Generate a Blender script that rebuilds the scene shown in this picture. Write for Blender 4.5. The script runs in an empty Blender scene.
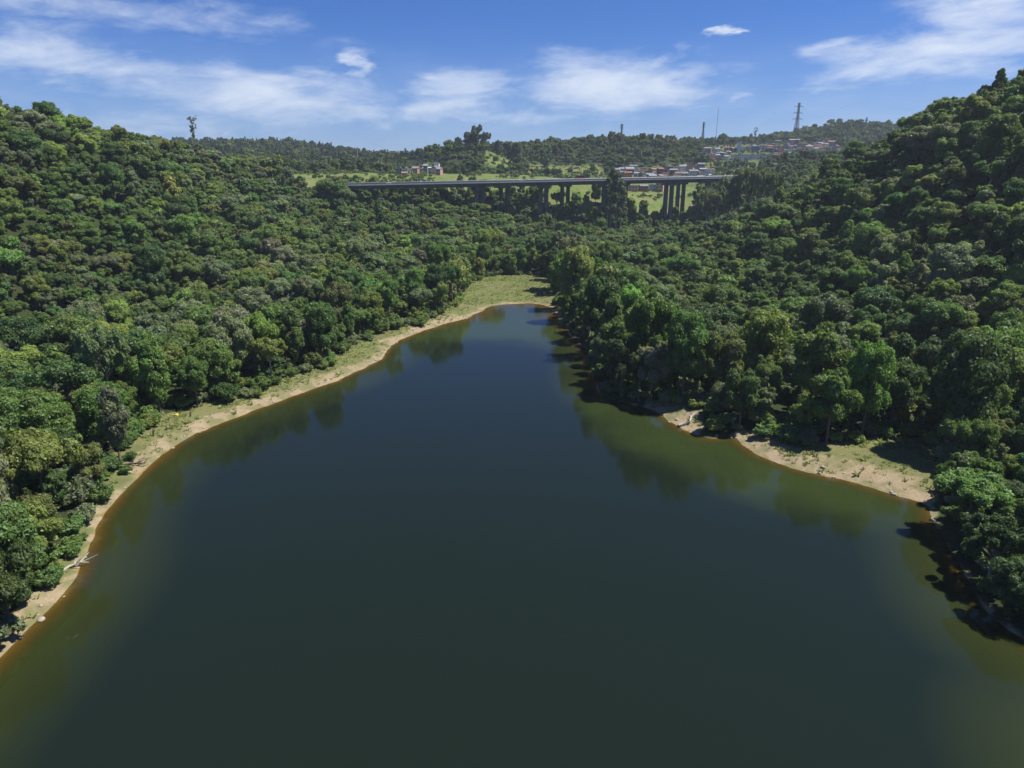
import bpy, math, random
import numpy as np
from mathutils import Vector, Matrix

SEED = 7
rng = np.random.default_rng(SEED)
random.seed(SEED)
scn = bpy.context.scene
COL = scn.collection

# ------------------------------------------------------------------ camera
CAM_H, F_PX, CX, CY = 60.0, 683.0, 512.0, 384.0
PITCH = math.radians(17.55)
cp, sp = math.cos(PITCH), math.sin(PITCH)

def ray(px, py):
    u, v = (px - CX) / F_PX, (CY - py) / F_PX
    return np.array([u, cp + v * sp, -sp + v * cp])

def at_z(px, py, z=0.0):
    d = ray(px, py); t = (z - CAM_H) / d[2]
    return (d[0] * t, d[1] * t)

def at_y(px, py, Y):
    d = ray(px, py); t = Y / d[1]
    return (d[0] * t, Y, CAM_H + d[2] * t)

def project(X, Y, Z):
    z = Z - CAM_H
    f = Y * cp - z * sp
    v = Y * sp + z * cp
    f = np.maximum(f, 0.1)
    return CX + F_PX * X / f, CY - F_PX * v / f, f

# ------------------------------------------------------------------ noise
def _hash(ix, iy, s):
    n = (ix.astype(np.int64) * 374761393 + iy.astype(np.int64) * 668265263 + s * 982451653) & 0xffffffff
    n = ((n ^ (n >> 13)) * 1274126177) & 0xffffffff
    return ((n ^ (n >> 16)) & 0xffff) / 65535.0

def vnoise(x, y, s=0):
    x = np.asarray(x, float); y = np.asarray(y, float)
    ix, iy = np.floor(x), np.floor(y)
    fx, fy = x - ix, y - iy
    fx = fx * fx * (3 - 2 * fx); fy = fy * fy * (3 - 2 * fy)
    a, b = _hash(ix, iy, s), _hash(ix + 1, iy, s)
    c, d = _hash(ix, iy + 1, s), _hash(ix + 1, iy + 1, s)
    return (a + (b - a) * fx) * (1 - fy) + (c + (d - c) * fx) * fy

def fbm(x, y, s=0, o=4):
    t, a = 0, 0.5
    for i in range(o):
        t = t + a * vnoise(x * 2 ** i, y * 2 ** i, s + i); a *= 0.5
    return t

def sstep(a, b, x):
    t = np.clip((x - a) / (b - a), 0, 1)
    return t * t * (3 - 2 * t)

# ------------------------------------------------------------------ plan outlines
def catmull(pts, n=5):
    pts = np.array(pts, float); out = []
    N = len(pts)
    for i in range(N):
        p0, p1, p2, p3 = pts[i - 1], pts[i], pts[(i + 1) % N], pts[(i + 2) % N]
        for k in range(n):
            t = k / n
            out.append(0.5 * ((2 * p1) + (-p0 + p2) * t + (2 * p0 - 5 * p1 + 4 * p2 - p3) * t ** 2 + (-p0 + 3 * p1 - 3 * p2 + p3) * t ** 3))
    return np.array(out)

LAKE_PX = [(-330, 1000), (-165, 828), (-75, 733), (0, 660), (27, 632), (58, 602), (79, 573), (94, 538), (113, 505), (141, 474), (174, 448), (211, 427),
           (263, 408), (300, 394), (340, 380), (368, 366), (384, 356), (396, 342), (428, 329), (466, 318), (492, 306), (522, 303.5), (545, 305),
           (557, 314), (566, 330), (584, 350), (593, 370), (600, 392), (616, 400), (648, 409), (664, 419), (680, 427), (708, 438), (732, 437), (744, 446), (758, 456),
           (794, 469), (852, 483), (893, 496), (925, 505), (933, 518), (944, 540), (966, 578), (982, 606), (1008, 630), (1045, 655), (1110, 720), (1190, 840)]
EDGE_PX = [(-350, 985), (-190, 806), (-95, 709), (-28, 664), (-2, 644), (14, 628), (31, 614), (47, 597), (56, 566), (68, 538), (88, 514), (105, 494), (122, 466), (134, 440), (150, 424),
           (188, 413), (222, 404), (253, 395), (291, 377), (325, 367), (342, 353), (362, 343), (384, 331), (410, 326), (431, 320), (450, 311),
           (458, 303), (463, 292), (470, 286), (480, 281), (492, 278), (520, 277), (545, 278), (553, 284), (557, 302), (564, 318), (580, 338), (590, 353), (599, 370), (606, 388), (622, 396), (648, 402), (674, 404), (694, 411), (706, 424), (722, 434), (738, 430), (752, 437), (780, 441), (806, 448),
           (840, 448), (868, 444), (900, 440), (938, 450), (950, 462), (938, 478), (936, 506), (948, 532), (972, 572), (990, 602), (1016, 626),
           (1062, 652), (1130, 716), (1210, 836)]
lake = catmull([at_z(*p, 0.0) for p in LAKE_PX] + [(130, -20), (150, -160), (-150, -160), (-110, -20)], 4)
edge = catmull([at_z(*p, 1.0) for p in EDGE_PX] + [(136, -20), (156, -166), (-156, -166), (-116, -20)], 4)

def poly_sdf(poly, X, Y, chunk=40000):
    """signed distance, negative inside"""
    A = poly; B = np.roll(poly, -1, 0)
    X = np.asarray(X, float).ravel(); Y = np.asarray(Y, float).ravel()
    out = np.empty(len(X))
    for s in range(0, len(X), chunk):
        x = X[s:s + chunk, None]; y = Y[s:s + chunk, None]
        ex, ey = (B - A)[:, 0], (B - A)[:, 1]
        t = np.clip(((x - A[:, 0]) * ex + (y - A[:, 1]) * ey) / (ex ** 2 + ey ** 2 + 1e-9), 0, 1)
        d2 = (x - A[:, 0] - t * ex) ** 2 + (y - A[:, 1] - t * ey) ** 2
        cond = (A[:, 1] > y) != (B[:, 1] > y)
        xi = A[:, 0] + (y - A[:, 1]) / np.where(np.abs(ey) < 1e-9, 1e-9, ey) * ex
        ins = (np.sum(cond & (x < xi), 1) % 2) == 1
        out[s:s + chunk] = np.sqrt(d2.min(1)) * np.where(ins, -1, 1)
    return out

# ------------------------------------------------------------------ terrain
CAN = 15.0   # canopy height taken off the control points that lie on tree tops
ctrl = []
def C(px, py, Y, canopy=True):
    x, y, z = at_y(px, py, Y); ctrl.append((x, y, z - (CAN if canopy else 0)))
def W(x, y, z): ctrl.append((x, y, z))
def CS(px, py, Y):
    C(px, py, Y); x, y, z = at_y(px, py, Y * 1.28); ctrl.append((x, y, z - CAN - 14))
# left hill
for a in [(-150, 60, 290), (-60, 85, 310), ]: C(*a)
for a in [(0, 103, 330), (60, 113, 370), (110, 123, 420), (160, 131, 470), (205, 140, 520)]: CS(*a)
for a in [(240, 154, 560), (275, 166, 590), (300, 177, 600),
          (0, 250, 240), (60, 250, 262), (150, 200, 360), (150, 270, 290), (240, 250, 320), (300, 250, 345), (230, 180, 480), (300, 200, 500), (340, 225, 450),
          (0, 400, 140), (60, 350, 180), (130, 340, 215), (-100, 300, 190), (-120, 480, 110), (400, 270, 370), (380, 199, 545)]: C(*a)
# right hill
for a in [(1180, 32, 275), (1100, 50, 290), (1024, 71, 310), (960, 90, 340), (900, 119, 375), (860, 143, 405), (820, 168, 430)]: CS(*a)
for a in [(785, 186, 450), (740, 203, 465), (700, 218, 470), (650, 232, 480), (1024, 160, 250), (960, 160, 280), (900, 190, 300), (840, 220, 320), (780, 230, 350),
          (950, 250, 225), (1024, 250, 203), (800, 300, 212), (900, 350, 170), (1010, 400, 140), (700, 260, 330), (620, 262, 400), (650, 310, 270), (740, 250, 335),
          (1150, 300, 165), (1200, 480, 110)]: C(*a)
# valley head
for a in [(540, 255, 425), (510, 250, 440), (470, 245, 440), (440, 225, 480), (500, 222, 530), (560, 226, 560), (604, 232, 585), (420, 197, 556), (480, 200, 572), (352, 190, 550), (332, 186, 556), (543, 217, 590), (670, 222, 620)]: C(*a)
# field behind the viaduct, slope below the town
for a in [(300, 180, 640), (345, 183, 650), (345, 173, 770), (450, 182, 680), (450, 174, 800), (540, 182, 690), (540, 176, 800), (570, 190, 650), (600, 199, 640), (640, 219, 640),
          (640, 197, 720), (700, 214, 650), (700, 195, 730), (735, 205, 660), (640, 184, 840), (620, 179, 880), (690, 180, 880), (760, 180, 900), (650, 171, 960), (700, 172, 960)]: C(*a, False)
# far hills
for a in [(250, 138, 1450), (300, 139, 1500), (345, 147, 1500), (385, 152, 1350), (430, 149, 1100), (455, 140, 1000), (480, 134, 960), (505, 154, 960), (540, 156, 980), (580, 154, 1000), (640, 139, 1050), (670, 137, 1080),
          (690, 144, 1150), (740, 138, 1450), (780, 134, 1450), (830, 124, 1450), (860, 117, 1450), (890, 124, 1400), (930, 130, 1400), (380, 163, 880), (300, 160, 900), (230, 152, 1000), (520, 165, 860), (480, 164, 880),
          (150, 138, 1400), (50, 130, 1400), (-150, 120, 1400), (1000, 130, 1400), (1150, 120, 1400)]: C(*a)
# hillside town
for a in [(700, 160, 1080), (770, 160, 1080), (830, 158, 1120), (700, 148, 1220), (770, 146, 1220), (830, 144, 1260), (420, 178, 850), (420, 164, 980)]: C(*a, False)
# hidden ground
for a in [(330, 480, 62), (420, 640, 55), (250, 620, 38), (560, 240, 92), (-420, 620, 62), (-560, 330, 90), (-300, 120, 45), (-250, 20, 40), (280, 40, 60), (260, 120, 68), (-200, -150, 30), (220, -150, 40),
          (0, 1900, 70), (900, 1900, 80), (-900, 1900, 80), (-1100, 900, 70), (1100, 900, 80), (0, 1650, 70), (500, 1000, 68), (-420, 900, 62), (330, 900, 60)]: W(*a)
# low ground along the banks
lk = lake[::6]
for p in lk: W(p[0], p[1], 0.3)
W(0, 360, 1.0); W(15, 375, 1.2); W(-5, 340, .8)
ctrl = np.array(ctrl)
_s = 1 / 100.0
cxy = ctrl[:, :2] * _s
def _U(r2): return np.where(r2 > 1e-12, 0.5 * r2 * np.log(r2 + 1e-12), 0)
n = len(ctrl)
K = _U(((cxy[:, None] - cxy[None]) ** 2).sum(-1)) + np.eye(n) * 0.02
Pm = np.hstack([np.ones((n, 1)), cxy])
Am = np.zeros((n + 3, n + 3)); Am[:n, :n] = K; Am[:n, n:] = Pm; Am[n:, :n] = Pm.T
sol = np.linalg.solve(Am, np.concatenate([ctrl[:, 2], np.zeros(3)]))
def tps(X, Y):
    out = np.empty(len(X))
    for s in range(0, len(X), 30000):
        q = np.stack([X[s:s + 30000], Y[s:s + 30000]], 1) * _s
        U = _U(((q[:, None] - cxy[None]) ** 2).sum(-1))
        out[s:s + 30000] = U @ sol[:n] + sol[n] + q @ sol[n + 1:]
    return out

def lake_d(X, Y):
    return poly_sdf(lake, X, Y) + ((fbm(X / 9, Y / 9, 3) - 0.47) * 3.2 + (vnoise(X / 2.6, Y / 2.6, 4) - .5) * .5) * sstep(92, 128, Y)

def height(X, Y, d=None):
    X = np.asarray(X, float).ravel(); Y = np.asarray(Y, float).ravel()
    if d is None: d = lake_d(X, Y)
    hills = np.clip(tps(X, Y), 0.9, 190)
    far = sstep(1700, 2300, np.hypot(X, Y))
    hills = hills * (1 - far) + 60 * far
    hills = hills + (fbm(X / 30, Y / 30, 11) - 0.47) * 3.0 * sstep(8, 40, d)
    beach = np.where(d > 0, 0.16 * d + 0.25 * sstep(1, 3, d) , 0.20 * d - 0.010 * d * d * np.sign(-d) * 0)
    beach = np.where(d > 0, np.minimum(beach, 1.6 + 0.02 * d), np.maximum(beach * 1.35 * (1 - .80 * sstep(215, 285, Y)), -9 + 0.02 * d))
    w = sstep(6, 26, d)
    return beach * (1 - w) + np.maximum(hills, np.minimum(beach, 2.0)) * w

def axis(lo, a, b, hi, fine, grow=1.13, cap=40):
    v = list(np.arange(a, b + 0.01, fine)); s = fine
    while v[-1] < hi: s = min(s * grow, cap if v[-1] < 2200 else 600); v.append(v[-1] + s)
    s = fine; w = []; c = a
    while c > lo: s = min(s * grow, cap if c > -2200 else 600); c -= s; w.append(c)
    return np.array(w[::-1] + v)

def new_mesh(name, verts, faces, smooth=False):
    me = bpy.data.meshes.new(name)
    me.from_pydata([tuple(v) for v in verts], [], [tuple(f) for f in faces])
    if smooth: me.polygons.foreach_set('use_smooth', [True] * len(me.polygons))
    me.update(); return me

def link(name, me, mat=None, parent=None):
    o = bpy.data.objects.new(name, me); COL.objects.link(o)
    if mat is not None and not me.materials: me.materials.append(mat)
    if parent is not None: o.parent = parent
    return o

def tag(o, label=None, cat=None, group=None, kind=None):
    if label: o['label'] = label
    if cat: o['category'] = cat
    if group: o['group'] = group
    if kind: o['kind'] = kind
    return o

def empty(name, loc, rz=0.0):
    o = bpy.data.objects.new(name, None); COL.objects.link(o)
    o.empty_display_size = 0.5
    o.location = loc; o.rotation_euler = (0, 0, rz); return o

# ------------------------------------------------------------------ materials
class NT:
    def __init__(s, mat):
        s.t = mat.node_tree; s.t.nodes.clear()
    def n(s, typ, **kw):
        nd = s.t.nodes.new(typ)
        for k, v in kw.items():
            if k.startswith('in_'):
                key = k[3:]; nd.inputs[int(key) if key.isdigit() else key.replace('_', ' ')].default_value = v
            else: setattr(nd, k, v)
        return nd
    def l(s, a, b): s.t.links.new(a, b)
    def math(s, op, a, b=None, c=None, clamp=False):
        nd = s.n('ShaderNodeMath', operation=op, use_clamp=clamp)
        for i, v in enumerate((a, b, c)):
            if v is None: continue
            if isinstance(v, (int, float)): nd.inputs[i].default_value = v
            else: s.l(v, nd.inputs[i])
        return nd.outputs[0]
    def mix(s, f, a, b, bt='MIX'):
        nd = s.n('ShaderNodeMix', data_type='RGBA', blend_type=bt)
        for i, v in ((0, f), (6, a), (7, b)):
            if isinstance(v, (int, float)): nd.inputs[i].default_value = v
            elif isinstance(v, tuple): nd.inputs[i].default_value = (*v, 1) if len(v) == 3 else v
            else: s.l(v, nd.inputs[i])
        return nd.outputs[2]

def mat_new(name):
    m = bpy.data.materials.new(name); m.use_nodes = True
    return m, NT(m)

def plain(name, col, rough=0.8, noise=0.25, scale=2.0, metal=0.0):
    m, t = mat_new(name)
    o = t.n('ShaderNodeOutputMaterial'); b = t.n('ShaderNodeBsdfPrincipled')
    b.inputs['Roughness'].default_value = rough; b.inputs['Metallic'].default_value = metal
    tc = t.n('ShaderNodeTexCoord'); nz = t.n('ShaderNodeTexNoise', in_Scale=scale, in_Detail=5.0)
    t.l(tc.outputs['Object'], nz.inputs['Vector'])
    dk = tuple(c * (1 - noise) for c in col); lt = tuple(min(1, c * (1 + noise)) for c in col)
    t.l(t.mix(nz.outputs['Fac'], dk, lt), b.inputs['Base Color'])
    t.l(b.outputs[0], o.inputs[0]); return m

def tinted(name, rough=0.85):
    """wall paint / roof cover whose colour is the object's own 'tint' property"""
    m, t = mat_new(name)
    o = t.n('ShaderNodeOutputMaterial'); b = t.n('ShaderNodeBsdfPrincipled', in_Roughness=rough)
    a = t.n('ShaderNodeAttribute', attribute_type='OBJECT', attribute_name='tint')
    tc = t.n('ShaderNodeTexCoord'); nz = t.n('ShaderNodeTexNoise', in_Scale=0.5, in_Detail=5.0)
    t.l(tc.outputs['Object'], nz.inputs['Vector'])
    f = t.math('MULTIPLY_ADD', nz.outputs['Fac'], 0.6, 0.68)
    vm = t.n('ShaderNodeVectorMath', operation='SCALE'); t.l(a.outputs['Color'], vm.inputs[0]); t.l(f, vm.inputs['Scale'])
    t.l(vm.outputs[0], b.inputs['Base Color']); t.l(b.outputs[0], o.inputs[0]); return m

def leaf_material():
    m, t = mat_new('leaf_cover')
    o = t.n('ShaderNodeOutputMaterial')
    a = t.n('ShaderNodeAttribute', attribute_type='INSTANCER', attribute_name='tint')
    v = t.n('ShaderNodeAttribute', attribute_type='GEOMETRY', attribute_name='leaf')
    sep = t.n('ShaderNodeSeparateColor'); t.l(v.outputs['Color'], sep.inputs[0])
    f = t.math('MULTIPLY_ADD', sep.outputs[0], 0.9, 0.55)
    vm = t.n('ShaderNodeVectorMath', operation='SCALE'); t.l(a.outputs['Color'], vm.inputs[0]); t.l(f, vm.inputs['Scale'])
    # younger leaves a little yellower
    yel = t.mix(t.math('MULTIPLY', sep.outputs[1], 0.5), vm.outputs[0], (0.105, 0.13, 0.028))
    b = t.n('ShaderNodeBsdfPrincipled', in_Roughness=0.55); b.inputs['Specular IOR Level'].default_value = 0.25
    t.l(yel, b.inputs['Base Color'])
    tr = t.n('ShaderNodeBsdfTranslucent')
    t.l(t.mix(1.0, yel, (.85, .88, .42), 'MULTIPLY'), tr.inputs['Color'])
    mx = t.n('ShaderNodeAddShader'); t.l(b.outputs[0], mx.inputs[0]); t.l(tr.outputs[0], mx.inputs[1])
    t.l(mx.outputs[0], o.inputs[0]); return m

LEAF = leaf_material()
BARK = plain('bark', (0.16, 0.13, 0.10), 0.9, 0.4, 3.0)
PALE_BARK = plain('pale_bark', (0.36, 0.33, 0.28), 0.85, 0.4, 3.0)

def ground_material():
    m, t = mat_new('earth_and_grass')
    o = t.n('ShaderNodeOutputMaterial'); b = t.n('ShaderNodeBsdfPrincipled', in_Roughness=0.95); b.inputs['Specular IOR Level'].default_value = 0.15
    at = t.n('ShaderNodeAttribute', attribute_name='cover'); sep = t.n('ShaderNodeSeparateColor'); t.l(at.outputs['Color'], sep.inputs[0])
    tc = t.n('ShaderNodeTexCoord')
    def nz(scale, detail=6.0, rough=0.6):
        q = t.n('ShaderNodeTexNoise', in_Scale=scale, in_Detail=detail, in_Roughness=rough); t.l(tc.outputs['Object'], q.inputs['Vector']); return q.outputs['Fac']
    n1, n2, n3, n4 = nz(0.16), nz(0.7), nz(0.045), nz(2.4)
    def ramp(x, a, c):
        q = t.n('ShaderNodeMapRange', interpolation_type='SMOOTHSTEP', in_1=a, in_2=c); t.l(x, q.inputs[0]); return q.outputs[0]
    sand = t.mix(n2, (0.20, 0.148, 0.080), (0.40, 0.325, 0.215))
    sand = t.mix(ramp(n1, 0.44, 0.62), sand, (0.17, 0.165, 0.075))
    sand = t.mix(ramp(n4, 0.52, 0.75), sand, (0.20, 0.15, 0.085))
    grass = t.mix(n2, (0.075, 0.120, 0.024), (0.19, 0.235, 0.060))
    grass = t.mix(ramp(n3, 0.44, 0.60), grass, (0.17, 0.175, 0.065)); grass = t.mix(ramp(n1, 0.50, 0.70), grass, (0.055, 0.095, 0.022))
    grass = t.mix(ramp(n4, 0.5, 0.8), grass, (0.06, 0.085, 0.025))
    grass = t.mix(t.math('MULTIPLY', at.outputs['Alpha'], t.math('MULTIPLY_ADD', n1, .9, .05, clamp=True)), grass, (0.150, 0.135, 0.065))
    soil = t.mix(n2, (0.018, 0.026, 0.009), (0.045, 0.06, 0.02))
    bed = t.mix(n2, (0.16, 0.105, 0.035), (0.30, 0.20, 0.075))
    def soft(ch, w=0.30):
        return ramp(t.math('ADD', ch, t.math('MULTIPLY', t.math('SUBTRACT', n2, 0.5), 0.9)), 0.5 - w, 0.5 + w)
    c = t.mix(soft(sep.outputs[1]), soil, grass)
    c = t.mix(soft(sep.outputs[0]), c, sand)
    c = t.mix(ramp(sep.outputs[2], 0.35, 0.6), c, bed)
    t.l(c, b.inputs['Base Color'])
    bp = t.n('ShaderNodeBump', in_Strength=0.7, in_Distance=0.35); t.l(t.math('ADD', n2, t.math('MULTIPLY', n4, 0.5)), bp.inputs['Height']); t.l(bp.outputs[0], b.inputs['Normal'])
    t.l(b.outputs[0], o.inputs[0]); return m

def water_material():
    m, t = mat_new('lake_water')
    o = t.n('ShaderNodeOutputMaterial')
    at = t.n('ShaderNodeAttribute', attribute_name='depth'); dep = at.outputs['Fac']
    tc = t.n('ShaderNodeTexCoord')
    mp = t.n('ShaderNodeMapping'); mp.inputs['Scale'].default_value = (1.0, 1.6, 1.0); t.l(tc.outputs['Object'], mp.inputs[0])
    a = t.n('ShaderNodeTexNoise', in_Scale=0.9, in_Detail=4.0); t.l(mp.outputs[0], a.inputs['Vector'])
    big = t.n('ShaderNodeTexNoise', in_Scale=0.02, in_Detail=3.0); t.l(tc.outputs['Object'], big.inputs['Vector'])
    st = t.math('MULTIPLY_ADD', big.outputs['Fac'], 0.12, 0.0)
    bp = t.n('ShaderNodeBump', in_Distance=0.10); t.l(st, bp.inputs['Strength']); t.l(a.outputs['Fac'], bp.inputs['Height'])
    fr = t.n('ShaderNodeFresnel', in_IOR=1.333)
    gl = t.n('ShaderNodeBsdfGlossy', in_Roughness=0.09); t.l(bp.outputs[0], gl.inputs['Normal'])
    deep = t.n('ShaderNodeBsdfDiffuse')
    mr = t.n('ShaderNodeMapRange', in_1=0.7, in_2=4.2); t.l(dep, mr.inputs[0])
    silt_and_reflection = t.n('ShaderNodeAttribute', attribute_name='silt_and_reflection')
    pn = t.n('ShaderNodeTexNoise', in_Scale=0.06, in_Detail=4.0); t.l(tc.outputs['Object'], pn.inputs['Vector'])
    sr = t.n('ShaderNodeMapRange', interpolation_type='SMOOTHSTEP', in_1=.25, in_2=.75); t.l(t.math('MULTIPLY_ADD', t.math('SUBTRACT', pn.outputs['Fac'], .5), .5, silt_and_reflection.outputs['Fac']), sr.inputs[0])
    t.l(t.mix(sr.outputs[0], t.mix(mr.outputs[0], (0.026, 0.034, 0.009), (0.0085, 0.0145, 0.0085)), (0.030, 0.045, 0.012)), deep.inputs['Color'])  # green of mirrored trees painted into the body colour, with turbid bay water
    clear = t.n('ShaderNodeBsdfTransparent', in_Color=(0.74, 0.66, 0.42, 1))
    sh = t.n('ShaderNodeMapRange', interpolation_type='SMOOTHSTEP', in_1=-0.45, in_2=1.15); t.l(dep, sh.inputs[0])
    body = t.n('ShaderNodeMixShader'); t.l(sh.outputs[0], body.inputs[0]); t.l(clear.outputs[0], body.inputs[1]); t.l(deep.outputs[0], body.inputs[2])
    mx = t.n('ShaderNodeMixShader'); t.l(fr.outputs[0], mx.inputs[0]); t.l(body.outputs[0], mx.inputs[1]); t.l(gl.outputs[0], mx.inputs[2])
    t.l(mx.outputs[0], o.inputs[0]); return m

# ------------------------------------------------------------------ ground sheet
xs = axis(-7000, -190, 190, 7000, 2.2); ys = axis(-3000, 30, 400, 9000, 2.2)
gx, gy = np.meshgrid(xs, ys); GX, GY = gx.ravel(), gy.ravel()
GD = lake_d(GX, GY)
GZ = height(GX, GY, GD)
ED = poly_sdf(edge, GX, GY)
_H = GZ.reshape(gx.shape)
def ground(X, Y):
    """bilinear height of the ground sheet"""
    X = np.asarray(X, float); Y = np.asarray(Y, float)
    i = np.clip(np.searchsorted(xs, X) - 1, 0, len(xs) - 2); j = np.clip(np.searchsorted(ys, Y) - 1, 0, len(ys) - 2)
    fx = (X - xs[i]) / (xs[i + 1] - xs[i]); fy = (Y - ys[j]) / (ys[j + 1] - ys[j])
    return (_H[j, i] * (1 - fx) + _H[j, i + 1] * fx) * (1 - fy) + (_H[j + 1, i] * (1 - fx) + _H[j + 1, i + 1] * fx) * fy

def hit(px, py, y0=60.0, lift=0.0):
    """where the line of sight through a point of the photograph meets the ground, searched beyond distance y0"""
    d = ray(px, py)
    Y = np.arange(y0, 2600, 1.0); t = Y / d[1]
    z = CAM_H + d[2] * t; g = ground(d[0] * t, Y) + lift
    k = np.nonzero(z <= g)[0]
    k = k[0] if len(k) else int(np.argmin(z - g))
    return (d[0] * t[k], Y[k], g[k] - lift)

fields = [np.array([(-228, 640), (-172, 592), (-100, 616), (28, 648), (72, 655), (78, 790), (0, 835), (-60, 800), (-150, 800), (-225, 765), (-262, 700)], float),
          np.array([(26, 622), (80, 630), (205, 656), (222, 672), (214, 740), (200, 800), (110, 860), (70, 800)], float)]
TOWN_PX = [([(698, 162), (704, 150), (730, 144), (800, 143), (842, 148), (838, 162), (800, 168), (720, 168)], 940),
           ([(606, 184), (612, 169), (640, 168), (690, 167), (714, 168), (716, 184), (660, 196), (630, 196)], 700),
           ([(396, 176), (402, 166), (436, 163), (446, 174), (440, 178)], 760)]
towns = [np.array([hit(a, b, y0)[:2] for a, b in pl]) for pl, y0 in TOWN_PX]

field_d = np.minimum.reduce([poly_sdf(f, GX, GY) for f in fields])
town_d = np.minimum.reduce([poly_sdf(f, GX, GY) for f in towns])
nb = fbm(GX / 14, GY / 14, 21)
delta = (GY > 290) & (GX > -45) & (GX < 40)
# sand nearest the waterline; grass takes over towards the trees
sand_w = 4.2 + 9 * (nb - 0.45)
_pu = project(GX, GY, GZ * 0)[0]; spit = (GX > 20) & (GY < 185) & (((_pu > 738) & (_pu < 934)) | ((_pu > 646) & (_pu < 702)))
sand_w = np.where((GX < 0) & (GY < 128), .9 + 2.2 * np.clip(nb - .40, 0, 1) * 4, sand_w)
sand_w = np.where(GX > 12, np.where(spit, 8.0, .02), sand_w)      # sandy spit and notch of the right bank
sand_w = np.where((GY > 285), 1.8, sand_w)
sand = (1 - sstep(sand_w * 0.7, sand_w * 1.25, GD)) * (ED < 2.5)
grass = (np.maximum((ED < 1.5) * np.where((GX > 12) & (GY < 280) & ~spit, .25, 1.0), np.maximum(1 - sstep(-3, 6, field_d), 0.55 * (1 - sstep(-3, 10, town_d)))))
bed = 1 - sstep(-0.9, 0.2, GD)
_gu, _gv, _gf = project(GX, GY, GZ)
knoll = (((_gu > 526) & (_gu < 604) & (_gv > 154) & (_gv < 178)) | ((_gu > 486) & (_gu < 512) & (_gv > 146) & (_gv < 172))) & (GY > 820) & (GY < 1000)
grass = np.maximum(grass, knoll * .95)
cov = np.stack([np.clip(sand, 0, 1), np.clip(grass, 0, 1), bed, 1 - sstep(300, 480, GY)], 1)
ny, nx = gx.shape
idx = np.arange(nx * ny).reshape(ny, nx)
quads = np.stack([idx[:-1, :-1], idx[:-1, 1:], idx[1:, 1:], idx[1:, :-1]], -1).reshape(-1, 4)

def grid_mesh(name, V, Q):
    me = bpy.data.meshes.new(name)
    me.vertices.add(len(V)); me.vertices.foreach_set('co', np.asarray(V, np.float32).ravel())
    k = Q.shape[1]
    me.loops.add(len(Q) * k); me.loops.foreach_set('vertex_index', np.asarray(Q, np.int32).ravel())
    me.polygons.add(len(Q)); me.polygons.foreach_set('loop_start', np.arange(len(Q), dtype=np.int32) * k)
    me.update(calc_edges=True); return me

me = grid_mesh('terrain', np.stack([GX, GY, GZ], 1), quads)
me.polygons.foreach_set('use_smooth', np.ones(len(me.polygons), dtype=bool))
ca = me.attributes.new('cover', 'FLOAT_COLOR', 'POINT'); ca.data.foreach_set('color', cov.astype(np.float32).ravel())
tag(link('terrain', me, ground_material()), 'wooded valley ground with sandy banks and grass clearings', 'terrain', kind='structure')

# ------------------------------------------------------------------ water
wx = np.arange(-170, 170.1, 2.0); wy = np.arange(-170, 330.1, 2.0)
a, b = np.meshgrid(wx, wy); A, B = a.ravel(), b.ravel()
wd = -lake_d(A, B)
dep = np.where(wd > 0, -height(A, B), wd * 0.16)
iw = np.arange(a.size).reshape(a.shape)
wq = np.stack([iw[:-1, :-1], iw[:-1, 1:], iw[1:, 1:], iw[1:, :-1]], -1).reshape(-1, 4)
keep = (wd[wq] > -5).any(1); wq = wq[keep]
used = np.unique(wq); remap = -np.ones(a.size, int); remap[used] = np.arange(len(used))
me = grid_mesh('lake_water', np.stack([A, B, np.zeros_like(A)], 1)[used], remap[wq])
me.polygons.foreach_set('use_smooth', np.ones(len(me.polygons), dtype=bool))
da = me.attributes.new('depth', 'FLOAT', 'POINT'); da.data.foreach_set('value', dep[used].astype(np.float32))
me.attributes.new('silt_and_reflection', 'FLOAT', 'POINT').data.foreach_set('value', np.maximum(sstep(205, 275, B - .10 * np.abs(A - 15)), .56 * (1 - sstep(10, 40, wd)) * sstep(8, 22, A) * sstep(95, 112, B) * (1 - sstep(165, 200, B)))[used].astype(np.float32))  # painted tree-reflection green at the far end, turbid water along the right bay
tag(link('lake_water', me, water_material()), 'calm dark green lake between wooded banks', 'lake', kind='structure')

# ------------------------------------------------------------------ tree prototypes
def ico(sub=1):
    import bmesh
    bm = bmesh.new(); bmesh.ops.create_icosphere(bm, subdivisions=sub, radius=1)
    v = np.array([x.co[:] for x in bm.verts]); f = np.array([[q.index for q in p.verts] for p in bm.faces]); bm.free(); return v, f
ICO_V, ICO_F = ico(1)
ICO2_V, ICO2_F = ico(2)

def unit(v): return v / np.maximum(np.linalg.norm(v, axis=-1, keepdims=True), 1e-9)

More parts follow.
